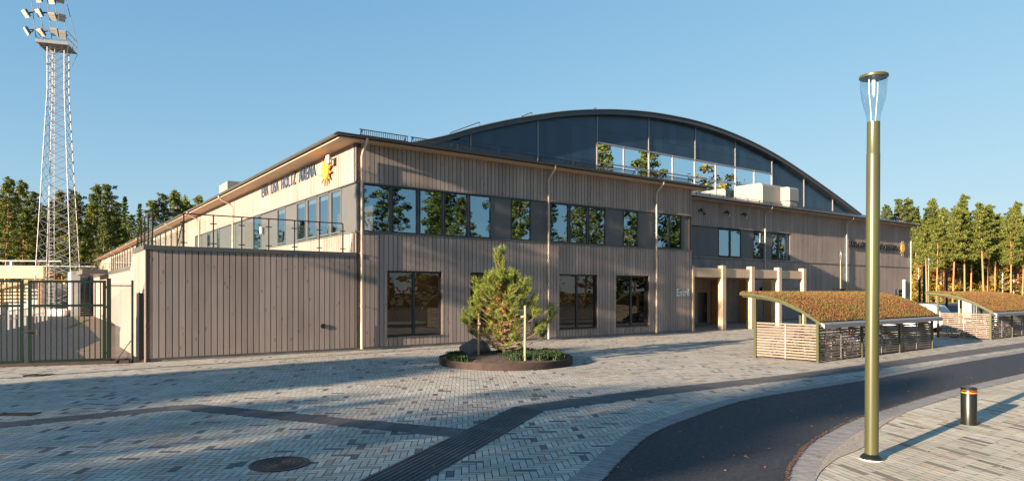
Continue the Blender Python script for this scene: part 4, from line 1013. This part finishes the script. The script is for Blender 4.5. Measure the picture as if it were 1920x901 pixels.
def shelter(F, which):
    """F is the front left post foot; x along the front, y to the back"""
    t = thing('bicycle_shelter', which[0], 'bicycle shelter', (F[0], F[1], 0), TH + R(1.2), 'bicycle shelters with planted roofs')
    Lx = 8.5; D = 2.14; bay = Lx / 3
    prof = [(-.16, 1.22), (0.05, 1.36), (.22, 1.46), (.57, 1.66), (.9, 1.80), (1.18, 1.91), (1.65, 2.02), (2.05, 2.075), (2.28, 2.10), (2.45, 2.115), (2.62, 2.125)]
    x0, x1 = -.15, Lx + .25
    for i in range(4):
        x = i * bay
        m_ = MB(); m_.box(x - .04, x + .04, -.04, .04, 0, 1.30); m_.build('post', 'olive', t)
        m_ = MB(); m_.box(x - .04, x + .04, D - .04, D + .04, 0, 2.04); m_.build('post', 'olive', t)
        m_ = MB(); m_.prism([(a, z - .03) for a, z in prof] + [(a, z - .11) for a, z in prof[::-1]], x - .035, x + .035, lambda a, z, d: (d, a, z)); m_.build('rafter', 'olive', t)
    m_ = MB()
    for x in (x0 - .03, x1): m_.prism([(a, z + .05) for a, z in prof] + [(a, z - .05) for a, z in prof[::-1]], x, x + .03, lambda a, z, d: (d, a, z))
    m_.prism([(2.62, 2.175), (2.65, 2.175), (2.65, 2.075), (2.62, 2.075)], x0, x1, lambda a, z, d: (d, a, z)); m_.build('roof_edge', 'olive', t)
    m_ = MB(); m_.prism([(a, z + .0) for a, z in prof] + [(a, z - .028) for a, z in prof[::-1]], x0, x1, lambda a, z, d: (d, a, z)); rs_ = m_.build('roof', 'soffit', t)
    m_ = MB(); m_.prism([(-.15, 1.23), (-.17, 1.25), (-.29, 1.20), (-.29, 1.08), (-.27, 1.08), (-.17, 1.20)], x0, x1, lambda a, z, d: (d, a, z)); m_.build('gutter', 'galv', t)
    # sedum: dense rough mat plus sprigs
    ny = 26; nx = 110; rr = random.Random(5); V = []; Fq = []
    pa = np.array(prof)
    for i in range(nx + 1):
        for j in range(ny + 1):
            s_ = j / ny * 2.76 - .15; z = np.interp(s_, pa[:, 0], pa[:, 1]) + .055 + rr.uniform(-.018, .02); V.append((x0 + (x1 - x0) * i / nx, s_, z))
    for i in range(nx):
        for j in range(ny): a = i * (ny + 1) + j; Fq.append((a, a + ny + 1, a + ny + 2, a + 1))
    o = npmesh('sedum_mat', np.array(V), np.array(Fq), 'sedum', t)
    N = 42000; s_ = RNG.uniform(-.14, 2.61, N); x = RNG.uniform(x0, x1, N); z = np.interp(s_, pa[:, 0], pa[:, 1]) + .04
    an = RNG.uniform(0, 2 * np.pi, N); hh = RNG.uniform(.015, .06, N); w = RNG.uniform(.004, .012, N); dx, dy = np.cos(an) * w, np.sin(an) * w; lx = RNG.normal(0, .02, N); ly = RNG.normal(0, .02, N)
    Vv = np.stack([np.c_[x - dx, s_ - dy, z], np.c_[x + dx, s_ + dy, z], np.c_[x + dx + lx, s_ + dy + ly, z + hh], np.c_[x - dx + lx, s_ - dy + ly, z + hh]], 1)
    npmesh('sedum_sprigs', Vv.reshape(-1, 3), np.arange(N * 4).reshape(-1, 4), 'sedum', t)
    def screen(p, q, posts=()):
        m_ = MB(); P = Vector(p); Q = Vector(q)
        for k in range(13):
            z = .10 + k * .088
            m_.bar(P + Vector((0, 0, z)), Q + Vector((0, 0, z)), .022, .052)
        o = m_.build('slat_screen', 'slat_wood', t, fix=False)
        mm = MB(); c = P.lerp(Q, .5); mm.box(c.x - .018, c.x + .018, c.y - .018, c.y + .018, .06, 1.14); mm.build('upright', 'galv', o)
    for i in range(3): screen((i * bay + .05, 0.0, 0), ((i + 1) * bay - .05, 0.0, 0))
    screen((0, .05, 0), (0, D - .05, 0)); screen((Lx, .05, 0), (Lx, D - .05, 0))
    for k in range(9): m_ = MB(); x = .6 + k * .9; m_.tube([(x, .35, 0), (x, .35, .55), (x, .75, .55), (x, .75, 0)], .02, 5); m_.build('bicycle_stand', 'galv', t, fix=False)
    dp = MB(); dp.tube([(.06, D - .2, 2.0), (.06, D, 1.93), (.06, D + .04, 1.8), (.06, D + .04, .05)], .025, 6); dp.build('drainpipe', 'olive', t)
    return t
SF = gnd0 = (9.42, 20.33)
s1 = shelter(SF, ['open bicycle shelter with curved brown sedum roof and slatted screens, behind the tall lamp'])
s2 = shelter((21.75, 30.0), ['second bicycle shelter with curved sedum roof, at the right edge of the picture'])
cols = ['bike_black', 'bike_red', 'bike_blue', 'bike_white', 'bike_green']
protos = [bicycle(c) for c in cols]; used = set()
cn_ = {'bike_black': 'black', 'bike_red': 'red', 'bike_blue': 'dark blue', 'bike_white': 'white', 'bike_green': 'green'}
def put_bikes(F, spots, text):
    for i, (x, ci, nth) in enumerate(spots):
        p = protos[ci]; b = p if ci not in used else copy_tree(p); used.add(ci)
        a = TH + R(1.2); y = 1.05 + (i % 2) * .12
        b.location = (F[0] + x * math.cos(a) - y * math.sin(a), F[1] + x * math.sin(a) + y * math.cos(a), 0); b.rotation_euler = (0, R(random.uniform(-6, 6)), a + math.pi * (i % 3 == 1) + R(random.uniform(-5, 5)))
        b['label'] = '%s bicycle %s' % (cn_[cols[ci]], nth + text); b['group'] = 'bicycles parked in the shelters'
put_bikes(SF, [(.45, 3, 'parked against the left side screen'), (1.0, 0, 'parked first in the row behind the lit screen'), (1.75, 1, 'parked just left of the first inner post'), (2.4, 4, 'parked leaning beside the red one'), (3.3, 2, 'parked in the left part of the middle bay'), (4.2, 0, 'parked in the middle of the row'), (5.0, 1, 'parked right of the tall lamp pole'), (6.2, 3, 'parked in the right bay')], ' of the nearer shelter')
put_bikes((21.75, 30.0), [(.35, 0, 'parked beside the side screen'), (1.2, 2, 'parked in the left bay'), (2.1, 3, 'parked at the first inner post'), (3.1, 4, 'parked in the middle bay'), (4.0, 1, 'parked toward the picture edge')], ' of the farther shelter')

# ================================================================ CAR AND SMALL THINGS ON THE RIGHT
def car():
    t = thing('parked_car', 'white estate car with dark windows and red tail lights parked behind the bicycle shelters', 'car', (23.1, 35.0, 0), TH + R(90) + R(4))
    # x forward, origin under the middle of the tail
    prof = [(0.0, .45), (-.05, .75), (.03, 1.0), (.35, 1.42), (.7, 1.52), (2.2, 1.55), (2.7, 1.48), (3.35, 1.05), (4.2, .92), (4.5, .72), (4.5, .35), (3.9, .28), (.4, .28)]
    def loft(pr, hw_, taper):
        m_ = MB(); n = len(pr); rows = []
        for s_ in (-1, -.93, .93, 1):
            f = 1 if abs(s_) < 1 else .965
            rows.append([(2.2 + (x - 2.2) * f, s_ * (hw_ - taper * max(0, z - .95)), .9 + (z - .9) * f) for x, z in pr])
        for r0, r1 in zip(rows, rows[1:]):
            m_.add(r0 + r1, [(i, (i + 1) % n, (i + 1) % n + n, i + n) for i in range(n)])
        m_.add(rows[0], [tuple(range(n))[::-1]]); m_.add(rows[-1], [tuple(range(n))]); return m_
    loft(prof, .92, .28).build('body', 'car_white', t, smooth=True)
    for s_ in (-1, 1):
        m_ = MB(); pr = [(.55, 1.02), (.75, 1.40), (1.6, 1.46), (2.55, 1.42), (3.15, 1.05)]
        m_.prism(pr, 0, .01, lambda a, z, d: (a, s_ * (.93 - .28 * max(0, z - .95) + d), z)); m_.build('side_window', 'car_glass', t)
        for x in (.8, 3.6):
            w = MB(); w.tube([(x, s_ * .72, .33), (x, s_ * .93, .33)], .33, 20); wo = w.build('wheel', 'rubber', t)
            r_ = MB(); r_.tube([(x, s_ * .93, .33), (x, s_ * .94, .33)], .21, 14); r_.build('rim', 'galv', wo)
        m_ = MB(); m_.box(-.09, .12, s_ * .55, s_ * .9, .82, 1.02); m_.build('tail_light', 'car_red', t)
        m_ = MB(); m_.box(2.9, 3.05, s_ * .93, s_ * 1.08, .98, 1.12); m_.build('mirror', 'car_white', t)
    m_ = MB(); m_.quad((.04, -.72, 1.06), (.04, .72, 1.06), (.37, .60, 1.44), (.37, -.60, 1.44)); m_.build('rear_window', 'car_glass', t, fix=False)
    m_ = MB(); m_.box(-.09, -.04, -.26, .26, .6, .72); m_.build('number_plate', 'white_paint', t)
    m_ = MB(); [m_.tube([(.7, s_ * .68, 1.56), (2.3, s_ * .68, 1.59)], .018) for s_ in (-1, 1)]; m_.build('roof_rail', 'rail_black', t)
car()
cb = thing('utility_cabinet', 'pale grey panelled cabinet standing beyond the farther bicycle shelter', 'cabinet', (31.1, 45, 0), TH)
m_ = MB(); m_.box(-.6, .6, -.4, .4, .05, 1.75); m_.build('casing', 'unit', cb, bevel=.02)
m_ = MB(); [m_.box(x - .01, x + .01, -.42, -.4, .15, 1.65) for x in (-.2, .2)]; m_.build('ribs', 'unit_dark', cb)
m_ = MB(); m_.box(-.66, .66, -.46, .46, 1.75, 1.8); m_.build('lid', 'unit_dark', cb)
for i, (x, y) in enumerate(((29.9, 41.6), (30.3, 42.2), (30.8, 42.6))):
    p = thing('parking_post', ['leftmost', 'middle', 'rightmost'][i] + ' of three short white posts under the farther shelter roof', 'post', (x + .6, y, 0), 0, 'short white posts by the cabinet')
    m_ = MB(); m_.lathe([(.06, 0), (.06, 1.15), (.05, 1.2), (0, 1.2)], 12); m_.build('shaft', 'white_paint', p, smooth=True)
    m_ = MB(); m_.lathe([(.063, .95), (.063, 1.05)], 12); m_.build('band', 'rail_black', p)
py = thing('pylon_sign', 'narrow blue information pylon with white marks near the far arena corner', 'sign', (36.3, 61.3, 0), R(70))
m_ = MB(); m_.box(-.35, .35, -.08, .08, 0, 3.2); m_.build('panel', 'sign_blue', py)
m_ = MB()
for k in range(7): m_.box(-.25, .05 + .2 * ((k * 7) % 3) / 2, .081, .09, 2.85 - k * .3, 2.98 - k * .3); m_.box(-.25, .05 + .2 * ((k * 5) % 3) / 2, -.09, -.081, 2.85 - k * .3, 2.98 - k * .3)
m_.build('markings', 'white_paint', py)
m_ = MB(); m_.box(-.4, -.35, -.1, .1, 0, 3.3); m_.build('edge', 'white_paint', py)
for (x, y, h, lab) in ((46.6, 75.5, 3.5, 'thin dark pole, the shorter of the close pair right of the arena corner'), (47.0, 75.3, 5.0, 'thin dark pole, the taller of the close pair right of the arena corner'), (52.0, 79, 4.4, 'single dark pole against the orange wood above the farther shelter')):
    p = thing('dark_pole', lab, 'pole', (x, y, 0), 0, 'dark poles at the wood edge')
    m_ = MB(); m_.tube([(0, 0, 0), (0, 0, h)], [.15, .12], 10); m_.build('shaft', 'rail_black', p, smooth=True)
    m_ = MB(); m_.tube([(0, 0, h), (0, 0, h + .12)], [.17, .1], 10); m_.build('head', 'rail_black', p)

# manholes and drain
def manhole(x, y, r, label, rings=5):
    t = thing('manhole_cover', label, 'manhole cover', (x, y, .004), .3)
    m_ = MB(); m_.lathe([(r, 0), (r, .012), (r * .9, .014), (r * .89, .006)], 40); m_.build('frame', 'iron', t, smooth=True, fix=False)
    m_ = MB(); m_.lathe([(0, .006), (r * .89, .006)], 40)
    for k in range(1, rings): m_.lathe([(r * .89 * k / rings - .012, .006), (r * .89 * k / rings - .010, .013), (r * .89 * k / rings + .010, .013), (r * .89 * k / rings + .012, .006)], 40)
    m_.build('lid', 'iron', t, fix=False)
manhole(-2.96, 8.41, .37, 'round dark cast iron manhole cover with concentric rings in the left foreground')
manhole(-12.47, 17.35, .32, 'small rusty manhole cover in sunlit paving before the gate', 3)
dn = thing('drain_grate', 'rectangular rusty drain grate in the shaded paving at the left edge', 'drain', (-8.85, 11.8, .005), R(5))
m_ = MB(); m_.box(-.3, .3, -.02, .02, 0, .01)
for k in range(-2, 3): m_.box(-.3, .3, k * .06 - .015, k * .06 + .015, 0, .012)
for k in (-1, 1): m_.box(k * .3 - .02, k * .3 + .02, -.16, .16, 0, .014)
m_.build('grate', 'corten', dn, fix=False)
# fallen leaves
N = 1500; x = np.r_[RNG.uniform(-16, 20, N), RNG.uniform(2, 14, 350)]; y = np.r_[RNG.uniform(8, 34, N), RNG.uniform(8, 18, 350)]
an = RNG.uniform(0, 6.3, len(x)); s = RNG.uniform(.012, .028, len(x)); V = []
for a in (0, 1.6, 3.1, 4.7): V.append(np.c_[x + np.cos(an + a) * s, y + np.sin(an + a) * s, .018 + RNG.uniform(0, .012, len(x))])
o = npmesh('fallen_leaves', np.stack(V, 1).reshape(-1, 3), np.arange(len(x) * 4).reshape(-1, 4), 'dry_leaf'); o['kind'] = 'stuff'; o['label'] = 'small orange fallen leaves strewn on the paving'

# ================================================================ TREES
def leaf_cloud(name, clumps, per, size, m, parent, flat=1.0):
    C = np.array([c[0] for c in clumps]); Rr = np.array([c[1] for c in clumps]); C = np.repeat(C, per, 0); Rr = np.repeat(Rr, per)
    d = RNG.normal(0, 1, C.shape); d /= np.linalg.norm(d, axis=1, keepdims=True); d *= (RNG.random(len(C)) ** .45)[:, None]
    P = C + d * Rr[:, None] * np.array([1, 1, .55 * flat])
    n = len(P); a = RNG.normal(0, 1, (n, 3)); a[:, 2] *= .5; a /= np.linalg.norm(a, axis=1, keepdims=True); b = np.cross(a, RNG.normal(0, 1, (n, 3))); b /= np.linalg.norm(b, axis=1, keepdims=True)
    s = size * RNG.uniform(.5, 1.3, (n, 1)); a *= s; b *= s * .55
    V = np.stack([P - a - b * .3, P + a * .2 - b, P + a + b * .3, P - a * .2 + b], 1)
    return npmesh(name, V.reshape(-1, 3), np.arange(n * 4).reshape(-1, 4), m, parent)
def pine(H, seed, bare=.42, m='needles', spread=1.0, leaf=.23, per=44):
    t = thing('pine_tree', 'pine', 'tree'); rs = random.Random(seed); tr_ = MB(); lean = rs.uniform(-.5, .5)
    def ax(z): return Vector((lean * (z / H) ** 2 * 1.5, .3 * math.sin(z / H * 3 + seed), z))
    zs = [0, H * .2, H * .45, H * .7, H * .95]; tr_.tube([ax(z) for z in zs], [.27, .22, .18, .11, .03], 8)
    cl = []; n = 62
    for k in range(n):
        f = k / (n - 1); z = H * (bare + (1 - bare) * f); an = k * 2.4 + rs.uniform(-.5, .5)
        rmax = spread * (3.5 * min(1, f * 4 + .4) * (1 - f) ** .62 + .25) * rs.uniform(.5, 1.15)
        d = Vector((math.cos(an), math.sin(an), 0)); p0 = ax(z); p1 = p0 + d * rmax + Vector((0, 0, rs.uniform(0, .8)))
        tr_.tube([p0, p0.lerp(p1, .5) + Vector((0, 0, -.1)), p1], [.06, .04, .02], 4)
        cl.append((p1[:], rs.uniform(.6, 1.05) * (1 - .35 * f))); cl.append((p0.lerp(p1, .55)[:], rs.uniform(.7, 1.1)))
        if rs.random() < .6: cl.append(((p1 + Vector((rs.uniform(-1, 1), rs.uniform(-1, 1), rs.uniform(-.2, .6))))[:], rs.uniform(.5, .8)))
    for k in range(5): z = H * rs.uniform(.25, bare); an = rs.uniform(0, 6.3); tr_.tube([ax(z), ax(z) + Vector((math.cos(an), math.sin(an), -.1)) * rs.uniform(.6, 1.5)], [.03, .012], 4)
    cl.append((ax(H)[:], .5)); tr_.build('trunk', 'bark_pine', t, fix=False, smooth='all')
    leaf_cloud('crown', cl, per, leaf, m, t, 1.35); return t
def spruce(H, seed):
    t = thing('spruce_tree', 'spruce', 'tree'); rs = random.Random(seed); tr_ = MB(); tr_.tube([(0, 0, 0), (0, 0, H)], [.25, .03], 7); tr_.build('trunk', 'bark', t, fix=False); cl = []
    for k in range(90):
        f = k / 89; z = H * (.06 + .94 * f); an = k * 2.4; r = (1 - f) ** .85 * 2.9 * rs.uniform(.6, 1.1)
        for q in (.45, 1): cl.append(((math.cos(an) * r * q, math.sin(an) * r * q, z - r * q * .25), .35 + .5 * (1 - f)))
    leaf_cloud('crown', cl, 26, .26, 'needles_dark', t, .8); return t
def broad(H, seed, m, W=2.6, trunk='bark_birch'):
    t = thing('birch_tree', 'birch', 'tree'); rs = random.Random(seed); tr_ = MB(); tr_.tube([(0, 0, 0), (.1, 0, H * .4), (0, .1, H * .9)], [.14, .1, .03], 7); cl = []
    for k in range(44):
        f = rs.random(); z = H * (.28 + .7 * f); an = rs.uniform(0, 6.3); r = W * math.sin(math.pi * (.12 + .82 * f)) ** .7 * rs.uniform(.3, 1); p = (math.cos(an) * r, math.sin(an) * r, z)
        tr_.tube([(0, 0, z - r * .6), p], [.04, .012], 4); cl.append((p, rs.uniform(.5, 1.0)))
    tr_.build('trunk', trunk, t, fix=False); leaf_cloud('crown', cl, 40, .2, m, t, 1.2); return t
PROTO = {'p5': pine(26, 21, .46, leaf=.22), 'p0': pine(25, 1), 'p1': pine(27, 2, .36), 'p2': pine(23, 3, .5), 'p3': pine(26, 4, .3, 'needles_dark'), 'p4': pine(21, 5, .25, 'needles', 1.25), 's0': spruce(24, 6), 's1': spruce(19, 7),
         'b0': broad(12, 8, 'leaf_yellow'), 'b1': broad(9, 9, 'leaf_orange'), 'b2': broad(5.5, 10, 'leaf_orange', 2.4), 'b3': broad(14, 12, 'leaf_yellow', 3)}
tused = set()
ORD = '1st 2nd 3rd'.split() and 'first second third fourth fifth sixth seventh eighth ninth tenth eleventh twelfth thirteenth fourteenth fifteenth sixteenth seventeenth eighteenth nineteenth twentieth'.split() + ['twenty-' + w for w in 'first second third fourth fifth sixth seventh eighth ninth'.split()]
def tree(kind, x, y, sc, label, group):
    p = PROTO[kind]; o = p if kind not in tused else copy_tree(p); tused.add(kind)
    o.location = (x, y, 0); o.rotation_euler = (0, 0, random.uniform(0, 6.28)); s_ = sc * random.uniform(.95, 1.05); o.scale = (s_, s_, s_)
    o['label'] = label; o['group'] = group; return o
def px(x, Y): return (x - 960) / 1238 * Y
LOOK = {'p5': 'slender pine with small high crown', 'p0': 'tall pine with bare orange trunk', 'p1': 'tall pine with broad ragged crown', 'p2': 'pine with high crown over bare trunk', 'p3': 'dark full pine', 'p4': 'bushy wide pine', 's0': 'dark pointed spruce', 's1': 'smaller dark spruce', 'b0': 'yellow autumn birch', 'b1': 'orange leaved small tree', 'b2': 'low orange autumn bush tree', 'b3': 'tall yellow autumn birch'}
def wood_row(items, where, group):
    cnt = {}
    for kind, x, Y, sc in items:
        cnt[kind] = cnt.get(kind, 0) + 1
        tot = sum(1 for i in items if i[0] == kind)
        lab = LOOK[kind] + ' ' + where if tot == 1 else '%s, %s from left %s' % (LOOK[kind], ORD[cnt[kind] - 1], where)
        tree(kind, px(x, Y), Y, sc, lab, group)
# front edge of the wood beyond the stadium, image x from 0 to 400
wood_row([('p1', 12, 118, .78), ('p0', 42, 125, .68), ('s1', 58, 130, .82), ('p2', 76, 128, .76), ('p4', 96, 134, .76), ('p3', 116, 122, .68), ('p4', 142, 122, .70), ('p1', 172, 124, .69), ('p3', 196, 118, .65), ('p4', 214, 128, .74), ('p2', 232, 135, .68), ('p3', 246, 150, .76), ('s0', 262, 150, .92), ('p4', 284, 150, 1.08), ('p3', 306, 152, .92), ('p0', 332, 156, 1.0), ('p2', 350, 165, 1.06), ('p1', 372, 165, .92), ('p4', 392, 170, 1.06)], 'beyond the mast', 'front trees of the wood behind the stadium')
wood_row([('b2', 92, 112, 1.0), ('b2', 178, 128, 1.3), ('b1', 208, 112, .8), ('b1', 30, 125, .8), ('b2', 226, 120, .9)], 'below the mast wood', 'autumn bushes under the stadium wood')
# deeper rows; nothing tells these apart
for k in range(34):
    x = -60 + k * 14; Y = 150 + (k * 37) % 25
    if x < 240: tree(['p3', 's0', 'p1', 's1', 'p3'][k % 5], px(x, Y), Y, .92 + .12 * ((k * 7) % 5) / 5, 'dim evergreen in the deep rows of the wood beyond the mast', 'deep rows of the stadium wood')
for k in range(22):
    x = -760 + k * 32; Y = 128 + (k * 37) % 30
    tree(['p1', 's0', 'p4', 'p0', 'p3'][k % 5], px(x, Y), Y, .80 + .15 * ((k * 7) % 5) / 5, 'evergreen beyond the sports field, outside the picture on the left', 'wood left of the picture')
# wood on the right
items = [('s1', 1688, 160, 1.12), ('p3', 1700, 156, .98), ('p4', 1718, 150, .98), ('p5', 1737, 135, .80), ('p4', 1746, 150, 1.1), ('p5', 1757, 131, .84), ('p0', 1772, 134, .86), ('p5', 1788, 130, .88), ('p3', 1796, 150, 1.0), ('p5', 1808, 132, .84), ('p2', 1820, 136, .95), ('s0', 1832, 146, 1.04), ('p5', 1843, 131, .90), ('p2', 1852, 134, .98), ('p5', 1866, 136, .84), ('p4', 1880, 146, 1.1), ('p5', 1896, 129, .87), ('p1', 1909, 142, .94), ('p5', 1918, 131, .80), ('p2', 1940, 142, 1.0)]
wood_row([(a, b, c, d * (.73 + .10 * ((b * 13) % 7) / 6)) for a, b, c, d in items], 'right of the arena', 'front trees of the wood on the right')
wood_row([('b0', 1722, 142, .7), ('b1', 1734, 144, .9), ('b1', 1764, 142, .8), ('b0', 1780, 146, .8), ('b1', 1800, 144, .9), ('b3', 1814, 146, .7), ('b3', 1866, 140, .85), ('b0', 1880, 138, .8), ('b1', 1900, 142, 1.1), ('b1', 1922, 142, 1.2), ('b0', 1936, 142, .9)], 'below the right pines', 'autumn trees along the right wood edge')
for k in range(34):
    x = 1660 + k * 10; Y = 172 + (k * 31) % 30
    tree(['p3', 's0', 's1', 'p3', 'p1'][k % 5], px(x, Y), Y, .92 + .14 * ((k * 7) % 5) / 5, 'dim evergreen in the deep rows of the wood on the right', 'deep rows of the right wood')
def understorey(name, x0, x1, Y0, Y1, h, n, m, label):
    cl = []
    for _ in range(n): Y = random.uniform(Y0, Y1); cl.append(((px(random.uniform(x0, x1), Y), Y, random.uniform(0, h)), random.uniform(.6, 1.4)))
    o = leaf_cloud(name, cl, 40, .25, m, None, 1.3); o['kind'] = 'stuff'; o['label'] = label
understorey('undergrowth', 1690, 1960, 150, 168, 15, 420, 'needles_dark', 'dense green undergrowth of the right wood')
understorey('autumn_undergrowth', 1700, 1960, 138, 152, 4.0, 210, 'leaf_yellow', 'yellow autumn undergrowth along the right wood edge')
understorey('undergrowth', -80, 260, 128, 150, 7, 260, 'needles_dark', 'dense green undergrowth of the stadium wood')

cl = []  # thicket added out of view so the lower windows mirror something dark
for _ in range(260):
    t = random.random(); cl.append(((34 + 60 * t + random.uniform(-4, 4), -42 + 78 * t + random.uniform(-4, 4), random.uniform(0, 5)), random.uniform(.8, 2)))
o = leaf_cloud('reflection_thicket', cl, 50, .35, 'needles_dark', None, 1.3); o['kind'] = 'stuff'; o['label'] = 'unseen green thicket added across the road to darken window reflections'
understorey('mixed_undergrowth', 1695, 1970, 143, 158, 11, 260, 'leaf_green', 'yellow green bushes among the right pines')
understorey('orange_undergrowth', 1700, 1970, 144, 154, 8, 110, 'leaf_orange', 'orange bushes among the right pines')
# trees behind the camera: they throw the long shadows over the plaza
def sunpos(q, p): a = R(SUN_AZ - 180); return (-q * math.sin(a) + p * math.cos(a), q * math.cos(a) + p * math.sin(a))
T10 = math.tan(R(SUN_EL))
# kind, offset across the light, reach of the shadow tip along the light, height
SH = [('p4', 5.7, 15, 15), ('p4', 7.4, 17, 16.5), ('p3', 9.3, 14, 15.0), ('b3', 10.3, 12, 12.5), ('s1', 6.5, 11, 12), ('s1', 8.6, 12, 13),
      ('p4', 15.0, 11, 14.5), ('p4', 16.4, 15, 16), ('p3', 17.6, 18, 16.0), ('p4', 18.4, 13, 13), ('b3', 16.0, 9, 12.5), ('s1', 17.2, 14, 14), ('s1', 19.3, 12, 11.5), ('s1', 11.7, 6, 12), ('b3', 13.8, 3, 12), ('p4', 12.7, 2.5, 12.5), ('p5', 21.1, 61, 15)]
for i, (k, q, tip, h) in enumerate(SH):
    p = tip - h / T10
    x, y = sunpos(q, p); H0 = {'p0': 25, 'p1': 27, 'p2': 23, 'p3': 26, 'p4': 21, 'p5': 26, 's0': 24, 's1': 19, 'b0': 12, 'b3': 14}[k]
    o = tree(k, x, y, h / H0, '%s, %s behind the viewpoint' % (LOOK[k], ORD[i]), 'trees behind the viewpoint')
    if k == 'p5': o.scale = (.40, .40, .58)
# trees across the road, seen mirrored in the windows
RF = [('p1', 42, -8, .62), ('p0', 47, -3, .70), ('p2', 50, 3, .66), ('p4', 45, 8, .62), ('p1', 55, 12, .72), ('p0', 58, 20, .72), ('p3', 50, 17, .55), ('p4', 62, 26, .66), ('p1', 64, 33, .6), ('p0', 36, -14, .62), ('p2', 52, -12, .9), ('p1', 74, 4, 1.0), ('b3', 80, 14, 1.35), ('b3', 84, 20, 1.45), ('p0', 70, -6, .95), ('p4', 30, -18, .7), ('s0', 90, 30, 1.0), ('p1', 62, 35, 1.02), ('p0', 74, 41, 1.15), ('p4', 68, 31, 1.1), ('b3', 80, 51, 1.75), ('b3', 84, 54, 1.6)]
for i, (k, x, y, sc) in enumerate(RF):
    tree(k, x, y, sc, '%s, %s across the road' % (LOOK[k], ORD[i]), 'trees across the road')
